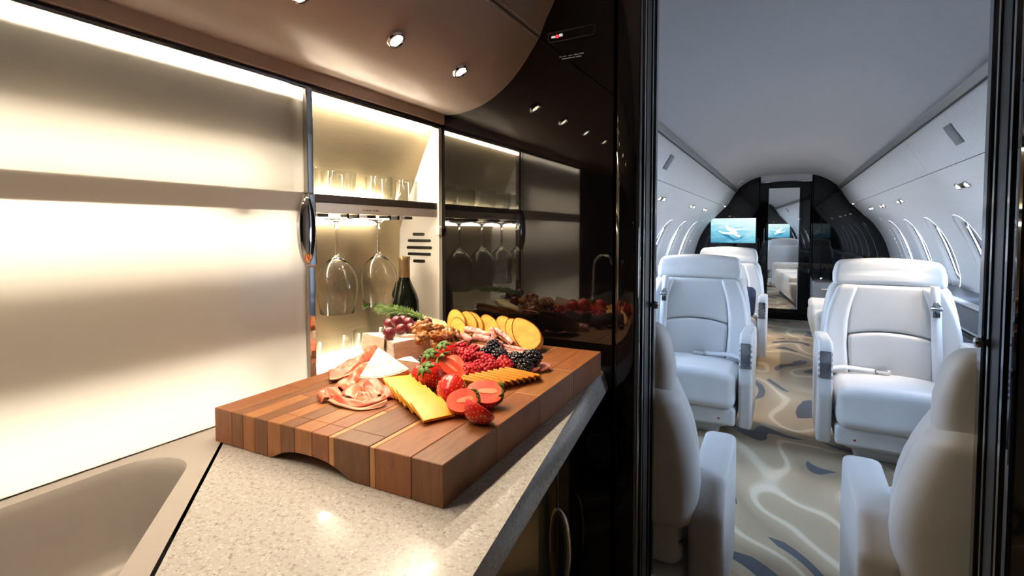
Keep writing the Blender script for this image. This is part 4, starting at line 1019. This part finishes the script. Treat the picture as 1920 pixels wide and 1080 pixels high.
# settle the heap: small moves (mm) that bring neighbours into contact instead of through each other
NUDGE = {'grape.002': (1.3, -0.6, -1.1), 'grape.003': (-0.6, 1.5, 1.7), 'grape.004': (-3.7, 1.8, -5.1), 'grape.005': (-6.5, -0.2, -7.1), 'grape.006': (1, -4.7, 1.5), 'grape.007': (2.5, 1.2, 0.9), 'grape.008': (-1.3, 0.6, 1.1), 'walnut': (6.5, -0.3, 7.3), 'walnut.001': (-5.4, 3.3, 0.6), 'walnut.002': (9.9, -5.6, 2.9), 'walnut.003': (4.2, 3.9, 5.9), 'walnut.004': (-1.1, 1, -5.2), 'walnut.005': (4, -2.8, 4.4), 'walnut.006': (11.6, -8, 2.7), 'walnut.007': (1.6, -0.5, -4.5), 'walnut.008': (3.7, -3.1, -5.6), 'walnut.009': (2.5, 1.2, 5.8), 'walnut.010': (-5.1, 10.8, -3.4), 'cheese_slice.003': (-0.6, 2.2, -0.7), 'cheese_slice.004': (-0.6, 0.7, -0.2), 'cheese_slice.005': (-0.9, -0.7, 0.3), 'cheese_slice.006': (-2.1, -1.1, 0.4), 'cheese_slice.007': (-3, -2.7, 1.4), 'cheese_slice.008': (-3.6, -3.5, 1.5), 'bread_slice': (1.1, -0.6, 1.5), 'bread_slice.001': (14.9, -5.7, 0.3), 'bread_slice.002': (15.7, 2.9, 0.3), 'bread_slice.003': (0, 1.5, -1.3), 'bread_slice.004': (-15.9, 0.5, 1.3), 'bread_slice.006': (-6.3, 6.2, 1.7), 'bread_slice.007': (-15, 4.6, -3), 'salami_roll': (14.9, -5.2, 2.5), 'salami_roll.001': (-14.4, 2.9, 3.2), 'salami_roll.002': (7.1, 5.3, -1.2), 'salami_roll.003': (2.3, 1.8, -0.7), 'salami_roll.004': (11, 3.3, -3.6), 'salami_roll.006': (-1.4, -2.1, 3.4), 'salami_roll.007': (6.7, -1.5, -2.3), 'salami_slice': (0.3, 0.3, 0.8), 'salami_slice.001': (0.8, 0.4, 0.8), 'raspberry': (4.8, 2, -1.3), 'raspberry.001': (1.3, -0.5, -0.3), 'raspberry.002': (-1.2, 0.6, 10.8), 'raspberry.003': (-5.4, 2.4, 0.6), 'raspberry.004': (-3.6, 4.6, -0.2), 'raspberry.005': (4.1, -7.3, -0.4), 'raspberry.006': (-8.5, -2.8, 0.3), 'raspberry.007': (-4, -2.4, 0.6), 'raspberry.008': (-9.5, -8.8, 3.6), 'raspberry.009': (0.1, -3.2, 0.6), 'raspberry.010': (4.5, -0.1, -2.7), 'raspberry.011': (-6.8, 4.5, -5.7), 'raspberry.012': (-3.4, -0.2, 2.2), 'raspberry.013': (1.3, 0.7, 0.5), 'raspberry.014': (-10.7, -1.3, 1.2), 'blackberry': (1.4, -5, -1.4), 'blackberry.001': (3.9, 9, -2.9), 'blackberry.002': (-5.2, 9.1, 3.8), 'blackberry.003': (6.4, -1.1, -0.2), 'blackberry.004': (3.8, 4.7, 0), 'blackberry.005': (11.1, -9, 2.1), 'blackberry.006': (-1.2, 15.5, 4), 'blackberry.007': (11.8, 1, 2.4), 'blackberry.008': (-6.1, -8.4, 4.8), 'blackberry.009': (4.7, 11.9, 9.6), 'strawberry': (-0.7, -4.7, 0.1), 'strawberry.001': (-6, 3.1, 2.8), 'strawberry.002': (-5.6, 3.5, 2.3), 'strawberry.004': (0.7, 2.9, 0.1), 'strawberry.005': (0.3, 9.9, 2.6), 'strawberry.006': (9.8, -5.6, 0.3), 'strawberry.007': (-4, -2.4, 2.9), 'strawberry.008': (-9.6, -2.5, 3.3), 'strawberry.009': (-0.4, -1.9, -0.6), 'prosciutto_slice': (0, 0, 6), 'prosciutto_slice.001': (0, 0, -0.7), 'prosciutto_slice.003': (0, 0, -0.7), 'rosemary_sprig': (0, 0, 8)}
for k_, v_ in NUDGE.items(): bpy.data.objects[k_].location += Vector(v_) * .001
# ================================================================== CABIN
# side ledges below the windows
for sgn, side in ((-1, 'left'), (1, 'right')):
    lg = struct(thing('trim_%d' % (4 if sgn < 0 else 5), (0, 0, 0)), 'slate side ledge below the windows on the %s side' % ('screen' if sgn < 0 else 'divan'), 'trim')
    q = lambda x, z: (sgn * x, z)
    MB().prism([q(1.06, .0), q(.985, .58), q(.985, .745), q(1.0, .765), q(1.19, .79), q(1.19, .0)], XZ, YB2 + .01, YA - .01).build('ledge_body', LEDGE, lg, bevel=.006)
    MB().prism([q(.981, .757), q(.981, .768), q(1.02, .775), q(1.02, .764)], XZ, YB2 + .01, YA - .01).build('ledge_nose', PANEL_W, lg, bevel=.002)
    MB().prism([q(.982, .612), q(.976, .612), q(.976, .620), q(.982, .620)], XZ, YB2 + .01, YA - .01).build('ledge_bead', PANEL_W, lg)
    MB().prism([q(.99, .585), q(.955, .585), q(.955, .603), q(.99, .603)], XZ, YB2 + .2, 4.2).build('table_edge', BLACK, lg, bevel=.004)
    MB().rbox((sgn * .93, 2.95, .50), (.045, .28, .085), .04, n=5, k=4).build('bolster', LEDGE, lg, smooth=True)

# reading light units
def reading_unit(sgn, y, s_, aim, label, group):
    n = shell_n(sgn, s_).normalized(); p = shell(sgn, y, s_)
    ty = Vector((0, 1, 0)); tx = ty.cross(n).normalized(); Mx = Matrix((tx, ty, n)).transposed().to_4x4()
    t = thing('reading_light', p, label, 'light', group)
    for k in (-1, 1):
        Mk = Mx @ Matrix.Translation((0, k * .075, 0)) @ Matrix.Diagonal((.72, 1.25, 1, 1))
        MB().lathe([(.030, -.003), (.033, .001), (.031, .005), (.026, .007), (.022, .003), (.020, -.004)], 28, Mk).build('bezel', CHROME, t, smooth=40)
        MB().lathe([(.0185, -.002), (.018, .004), (.010, .010), (0, .012)], 20, Mk).build('lens', SPOTLENS, t, smooth=40)
        Mv = Mx @ Matrix.Translation((0, k * .075, 0))
    pts = [(.016 * math.cos(a) , .048 * math.copysign(1, math.sin(a)) * min(1, abs(math.sin(a)) * 1.2)) for a in lin(0, 2 * math.pi, 24)[:-1]]
    MB().prism(pts, lambda u, v, d: Mx @ Vector((u, v, d)), -.003, .006).build('vent_slot', BLACKP, t, bevel=.001)
    spot(t, n * .03 + Vector((0, .075, 0)), aim, READ_W, WARM, 50, .8, .02)
    spot(t, n * .03 - Vector((0, .075, 0)), (aim[0] * .45, -.25, -1), READ_W * .30, WARM, 62, .9, .02)
    return t
S_R = s_at(x=.835)
for y in (3.55, 5.22, 6.1, 6.8):
    reading_unit(1, y, S_R, (-.56, -.1, -1), 'pair of chrome reading lights on the divan-side lining', 'reading lights on the divan side')
for y in (3.95, 5.4, 6.3):
    reading_unit(-1, y, S_R, (.56, -.1, -1), 'pair of chrome reading lights on the screen-side lining', 'reading lights on the screen side')
# ceiling sign
cs = thing('ceiling_sign', tuple(shell(-1, 7.35, s_at(x=.53), -.006)), 'small white lit ceiling sign with red marks', 'sign')
n_ = shell_n(-1, s_at(x=.53)).normalized(); ty = Vector((0, 1, 0)); tx = ty.cross(n_).normalized(); Mx = Matrix((tx, ty, n_)).transposed().to_4x4()
o = MB().rbox((0, 0, 0), (.04, .11, .006), .005, n=2, k=2); o.v = [tuple(Mx @ Vector(p)) for p in o.v]; o.build('sign_body', SURR, cs, smooth=40)
for yy in (-.03, .03):
    o = MB().box((-.016, yy - .018, .005), (.016, yy + .018, .0072)); o.v = [tuple(Mx @ Vector(p)) for p in o.v]; o.build('red_mark', mat('sign_red_ink_%d' % (yy > 0), (.6, .08, .09), .5), cs)

# ---------------------------------------------------------------- seats
def make_seat(name='cabin_seat'):
    t = thing(name)
    tilt = lambda z: max(0, z - .40) * .24
    def wid(z): return 1 - .30 * max(0, (z - .55) / .5) ** 2 - .06 * max(0, (.55 - z) / .2)
    def back(cz, extra=0):
        def fn(p):
            z = p.z + cz; q = p.copy(); q.x *= wid(z); q.y += tilt(z) + .05 * (abs(q.x) / .33) ** 2 * -1 * .6; return q
        return fn
    YBK = .165
    # pedestal and skirt
    MB().rbox((0, .02, .055), (.235, .20, .056), .03, lambda p: Vector((p.x * (1 - .18 * (p.z < 0)), p.y * (1 - .15 * (p.z < 0)), p.z)), n=3, k=3).build('pedestal', PLASTIC_W, t, smooth=40)
    MB().rbox((0, -.02, .155), (.285, .265, .052), .02, n=4, k=3).build('skirt', LEATHER, t, smooth=40)
    MB().rbox((0, -.055, .30), (.283, .262, .098), .05, lambda p: Vector((p.x, p.y - .012 * max(0, -p.z / .1), p.z + .022 * (1 - (p.x / .283) ** 2) * (p.z > 0) + .03 * (-p.y / .26) * (p.z > 0) * .5)), n=8, k=5).build('seat_cushion', LEATHER, t, smooth=True)
    MB().rbox((.2, -.29, .145), (.006, .003, .005), .002, n=1, k=2).build('red_tab', mat('red_tab_plastic', (.5, .03, .03), .5) if 'red_tab_plastic' not in MATS else MATS['red_tab_plastic'], t)
    # back shell and pads
    MB().rbox((0, YBK + .050, .64), (.335, .060, .275), .055, back(.64), n=10, k=5).build('back_shell', LEATHER, t, smooth=True)
    MB().rbox((0, YBK - .012, .755), (.205, .032, .142), .02, lambda p: back(.755)(Vector((p.x, p.y, p.z + .026 * (1 - (p.x / .205) ** 2) * (p.z < 0)))), n=8, k=4).build('upper_back_pad', LEATHER, t, smooth=True)
    MB().rbox((0, YBK - .018, .495), (.200, .036, .113), .02, lambda p: back(.495)(Vector((p.x, p.y, p.z + .026 * (1 - (p.x / .2) ** 2) * (p.z > 0)))), n=8, k=4).build('lumbar_pad', LEATHER, t, smooth=True)
    for s_ in (-1, 1):
        def bol(p, s_=s_):
            z = p.z + .64; q = Vector((p.x + s_ * (.262 - .035 * ((z - .64) / .25) ** 2 * (z > .64)), p.y, p.z)); return back(.64)(q)
        MB().rbox((0, YBK - .018, .64), (.060, .040, .258), .028, bol, n=10, k=4).build('side_bolster', LEATHER, t, smooth=True)
    # headrest
    MB().rbox((0, YBK + .155, .962), (.272, .050, .075), .032, lambda p: Vector((p.x * (1 - .07 * (p.z > 0) * (p.z / .075)), p.y + p.z * .25 - .02 * (p.x / .27) ** 2, p.z + .018 * (1 - (p.x / .27) ** 2) * (p.z > 0) + .01 * (1 - (p.x / .27) ** 2) * (p.z < 0))), n=8, k=5).build('headrest', LEATHER, t, smooth=True)
    # arms
    prof_a = rnd([(-.235, .085), (-.285, .36), (-.262, .640), (.19, .615), (.27, .50), (.20, .085)], [.02, .10, .065, .05, .06, .03], 6)
    for s_ in (-1, 1):
        fn = lambda u, v, d: (d, u, v)
        a = MB().prism([(p.x, p.y) for p in prof_a], fn, s_ * .300, s_ * .368).build('armrest', PLASTIC_W if False else LEATHER, t, smooth=35, bevel=.016, seg=4)
        MB().tube([(s_ * .369, p.x * .93, .36 + (p.y - .36) * .90) for p in prof_a if p.y > .12], .0016, 6).build('arm_piping', LEATHER, t, smooth=True)
    # control panel (chrome) on the inboard arm front
    cp = MB().prism([(-.268, .585), (-.277, .525), (-.283, .445), (-.276, .445), (-.262, .585)], YZ, .309, .359).build('control_panel', CHROME_D, t, bevel=.003)
    for z in (.455, .485, .515, .545, .572):
        MB().box((.303, -.287 + max(0, z - .5) * .14, z - .008), (.311, -.270, z + .008)).build('button', CHROME, cp); MB().box((.359, -.287 + max(0, z - .5) * .14, z - .008), (.367, -.270, z + .008)).build('button', CHROME, cp)
    # belts
    bx = -.205
    def strap(pts, w_, nm):
        P = spline([Vector(q) for q in pts], 5); m = MB(); m.grid(lambda i, b_: (P[int(i)].x + b_ * w_, P[int(i)].y, P[int(i)].z), range(len(P)), [-1, 1])
        o = m.build(nm, BELT, t, smooth=True); k = o.modifiers.new('solid', 'SOLIDIFY'); k.thickness = .002; k.offset = 0
    fy = lambda z: YBK - .068 + tilt(z) - .012
    strap([(bx, fy(.40), .385), (bx, fy(.5), .5), (bx, fy(.65), .65), (bx, fy(.80), .80)], .024, 'shoulder_belt')
    strap([(bx + .002, fy(.80) - .008, .795), (bx + .002, fy(.86) - .008, .86), (bx + .002, fy(.9), .91)], .021, 'shoulder_belt')
    MB().rbox((bx, fy(.78) - .012, .785), (.027, .008, .010), .005, n=2, k=3).build('belt_buckle', CHROME, t, smooth=40)
    MB().rbox((bx, fy(.76) - .010, .758), (.016, .005, .018), .004, n=2, k=2).build('buckle_tongue', CHROME_D, t, smooth=40)
    MB().tube([(bx - .022, fy(.80) - .010, .800), (bx - .010, fy(.82) - .012, .822), (bx + .010, fy(.82) - .012, .822), (bx + .022, fy(.80) - .010, .800)], .003, 6).build('buckle_loop', CHROME, t, smooth=True)
    lp_ = spline([(.285, .06, .425), (.22, .075, .435), (.14, .085, .430), (.06, .09, .425)], 5)
    m = MB(); m.grid(lambda i, b_: (lp_[int(i)].x, lp_[int(i)].y + b_ * .010, lp_[int(i)].z + b_ * .010), range(len(lp_)), [-1, 1]); o = m.build('lap_belt', BELT, t, smooth=True); k = o.modifiers.new('solid', 'SOLIDIFY'); k.thickness = .002
    MB().rbox((.035, .088, .43), (.034, .012, .010), .004, n=2, k=2).build('lap_buckle', CHROME, t, smooth=40)
    return t
seat0 = make_seat()
def set_seat(o, x, y, rz, label, flip=False):
    o.location = (x, y, 0); o.rotation_euler = (0, 0, rz); o.scale = (-1 if flip else 1, 1, 1); tag(o, label, 'seat', 'white leather cabin seats')
set_seat(seat0, -.515, 3.37, 0, 'white leather seat on the screen side facing the galley, behind the pair by the bulkhead')
s1 = copy_tree(seat0); set_seat(s1, .535, 3.37, 0, 'white leather seat facing the galley, in front of the divan', True)
s2 = copy_tree(seat0); set_seat(s2, -.50, 5.22, 0, 'white leather seat facing the galley with a navy cushion, under the screen')
s3 = copy_tree(seat0); set_seat(s3, -.535, 1.74, math.pi, 'white leather seat by the bulkhead turned away from the galley, screen side', True)
s4 = copy_tree(seat0); set_seat(s4, .575, 1.74, math.pi, 'white leather seat by the bulkhead turned away from the galley, divan side')

for s_ in (s3, s4):          # the pair by the bulkhead has its arms lowered
    for ch in s_.children:
        if ch.name.startswith(('armrest', 'arm_piping', 'control_panel')):
            ch.scale = (1, .80, .845); ch.location = (0, .02, .012)
            if ch.name.startswith('armrest'):
                sg = 1 if sum(v.co.x for v in ch.data.vertices) > 0 else -1; ch.modifiers['bevel'].width = .030; ch.modifiers['bevel'].segments = 6; ch.scale.x = 1.45; ch.location.x = -.135 * sg

for s_ in (s3, s4):          # ... and taller, lower head rests
    s_.scale.z = .93
    for ch in s_.children:
        if ch.name.startswith('headrest'): ch.scale.z = 1.53; ch.location.z = -.557
        if ch.name.startswith('back_shell'): ch.scale.z = .88; ch.location.z = .044

def pillow(name, p, half, rot, m, label):
    o = MB().rbox((0, 0, 0), half, min(half) * .95, lambda q: Vector((q.x, q.y * (1 - .55 * (abs(q.x) / half[0]) ** 3) * (1 - .55 * (abs(q.z) / half[2]) ** 3), q.z)), n=8, k=4).build(name, m, None, smooth=True)
    o.location = p; o.rotation_euler = rot; return tag(o, label, 'cushion')
pillow('cushion', (-.372, 5.12, .565), (.15, .06, .14), (R(-14), 0, R(-10)), NAVY, 'navy square cushion propped on the seat under the screen')
pillow('cushion', (.575, 1.715, .545), (.17, .06, .15), (R(14), 0, 0), PILLOW, 'white pillow on the bulkhead seat of the divan side')

# divan and credenza on the right
dv = thing('divan', (.62, 5.6, 0), 'cream leather divan with suede end along the side wall', 'sofa')
def DV(o): return o
MB().rbox((0.02, 0, .235), (.40, 1.02, .155), .045, lambda p: Vector((p.x + .05 * (p.z < 0) * (-p.z / .155) * (p.x < 0), p.y, p.z)), n=5, k=4).build('divan_base', SUEDE, dv, smooth=True)
for yy in (-.62, 0, .62): MB().rbox((-.02, yy, .425), (.36, .305, .055), .04, n=5, k=4).build('seat_cushion', CREAM, dv, smooth=True)
for yy in (-.62, 0, .62): MB().rbox((.33, yy, .64), (.07, .30, .20), .05, lambda p: Vector((p.x + p.z * .2, p.y, p.z)), n=5, k=4).build('back_cushion', CREAM, dv, smooth=True)
MB().rbox((-.01, -1.04, .36), (.39, .075, .24), .06, n=5, k=4).build('end_arm', SUEDE, dv, smooth=True)
MB().box((-.28, -.98, .0), (.42, 1.0, .10)).build('plinth', BLACKP, dv)
for k, (yy, z) in enumerate(((-.9, .10), (-.35, .11), (.15, .11), (.6, .11))): MB().ico((-.335, yy, z), .016, 2).build('chrome_stud', CHROME, dv, smooth=True)
cd = thing('credenza', (.66, 7.20, 0), 'grey leather faced credenza with chrome latch against the black bulkhead', 'cabinet')
MB().box((-.355, -.36, 0), (.40, .585, .63)).build('credenza_body', GREYL, cd, bevel=.01)
MB().box((-.365, -.375, .63), (.41, .585, .65)).build('credenza_top', BLACK, cd, bevel=.004)
MB().box((-.335, -.366, .16), (.38, -.352, .60)).build('drawer_front', GREYL, cd, bevel=.006)
MB().rbox((-.18, -.372, .545), (.10, .008, .014), .006, n=3, k=2).build('latch_plate', CHROME, cd, smooth=40)
for xx in (-.28, -.14, 0, .14): MB().lathe([(.012, .65), (.014, .66), (.01, .672), (0, .674)], 14, Matrix.Translation((xx, -.34, 0))).build('rail_knob', CHROME, cd, smooth=40)

# screens
def screen_mat():
    m, n, b = _new('screen_picture'); L = n.links; N = n.nodes.new
    tc = N('ShaderNodeTexCoord'); sp = N('ShaderNodeSeparateXYZ'); L.new(tc.outputs['Generated'], sp.inputs[0])
    no = N('ShaderNodeTexNoise'); no.inputs['Scale'].default_value = 3.5; no.inputs['Detail'].default_value = 4
    mp = N('ShaderNodeMapping'); mp.inputs['Scale'].default_value = (1, 1, 3.2); mp.inputs['Rotation'].default_value = (0, R(12), 0); L.new(tc.outputs['Generated'], mp.inputs[0]); L.new(mp.outputs[0], no.inputs['Vector'])
    ad = N('ShaderNodeMath'); ad.operation = 'MULTIPLY_ADD'; ad.inputs[1].default_value = .55; L.new(no.outputs['Fac'], ad.inputs[0]); 
    a2 = N('ShaderNodeMath'); a2.operation = 'MULTIPLY_ADD'; a2.inputs[1].default_value = .62; L.new(sp.outputs['Z'], a2.inputs[0])
    a3 = N('ShaderNodeMath'); a3.operation = 'MULTIPLY_ADD'; a3.inputs[1].default_value = .22; a3.inputs[2].default_value = -.12; L.new(sp.outputs['X'], a3.inputs[0]); L.new(a3.outputs[0], a2.inputs[2]); L.new(a2.outputs[0], ad.inputs[2])
    cr = N('ShaderNodeValToRGB'); e = cr.color_ramp; e.elements[0].position = .15; e.elements[0].color = (.04, .26, .45, 1); e.elements[1].position = .95; e.elements[1].color = (.78, .92, .90, 1)
    k = e.elements.new(.5); k.color = (.22, .58, .72, 1); k = e.elements.new(.7); k.color = (.55, .80, .84, 1)
    L.new(ad.outputs[0], cr.inputs[0]); L.new(cr.outputs[0], b.inputs['Emission Color']); b.inputs['Emission Strength'].default_value = 1.0; b.inputs['Base Color'].default_value = (.02, .02, .02, 1)
    return m
SCR = screen_mat(); JETW = emis('screen_jet_white', (.86, .95, .97), 1.0); JETD = emis('screen_jet_blue', (.03, .22, .36), .8)
def screen(x0, x1, z0, z1, y, face, label):
    """flat wall screen, face = -1 looks towards -Y"""
    t = thing('wall_screen', ((x0 + x1) / 2, y, (z0 + z1) / 2), label, 'screen'); W, H = (x1 - x0) / 2, (z1 - z0) / 2
    if face > 0: t.rotation_euler = (0, 0, math.pi)
    MB().box((-W - .012, -.016, -H - .012), (W + .012, 0, H + .012)).build('bezel', BLACKP, t, bevel=.003)
    MB().box((-W, -.0185, -H), (W, -.0155, H)).build('display', SCR, t)
    def poly(P, nm, mt, k): MB().prism([(u * W, v * H) for u, v in P], XZ, -.0190 - k * .0005, -.0184 - k * .0005).build(nm, mt, t)
    poly([(-.50, -.32), (-.30, -.22), (.10, -.70), (.42, -.60), (.50, -.40), (.30, -.66), (.05, -.86), (-.20, -.62)], 'picture_shadow', JETD, 0)
    poly([(-.22, .18), (.05, -.02), (.56, .16), (.60, .20), (.10, .12), (-.05, .22)], 'picture_far_wing', JETW, 1)
    poly([(-.08, -.14), (-.44, -.12), (-.62, -.02), (-.66, -.05), (-.42, -.26), (.02, -.34)], 'picture_near_wing', JETW, 1)
    poly([(-.30, .26), (-.18, .28), (.0, .14), (.22, -.18), (.33, -.42), (.34, -.52), (.26, -.52), (.10, -.38), (-.12, -.08), (-.28, .12)], 'picture_fuselage', JETW, 2)
    poly([(-.30, .22), (-.24, .30), (-.20, .58), (-.26, .60), (-.34, .30)], 'picture_tail', JETW, 3)
    poly([(.16, -.22), (.24, -.24), (.28, -.36), (.20, -.32)], 'picture_nose_glass', JETD, 3)
    return t
screen(-.940, -.358, 1.045, 1.390, YA - .002, -1, 'wide wall screen showing a white jet over blue ground on the aft bulkhead')
screen(.43, .95, 1.04, 1.38, YB2 + .002, 1, 'wall screen showing a white jet on the cabin face of the galley bulkhead')
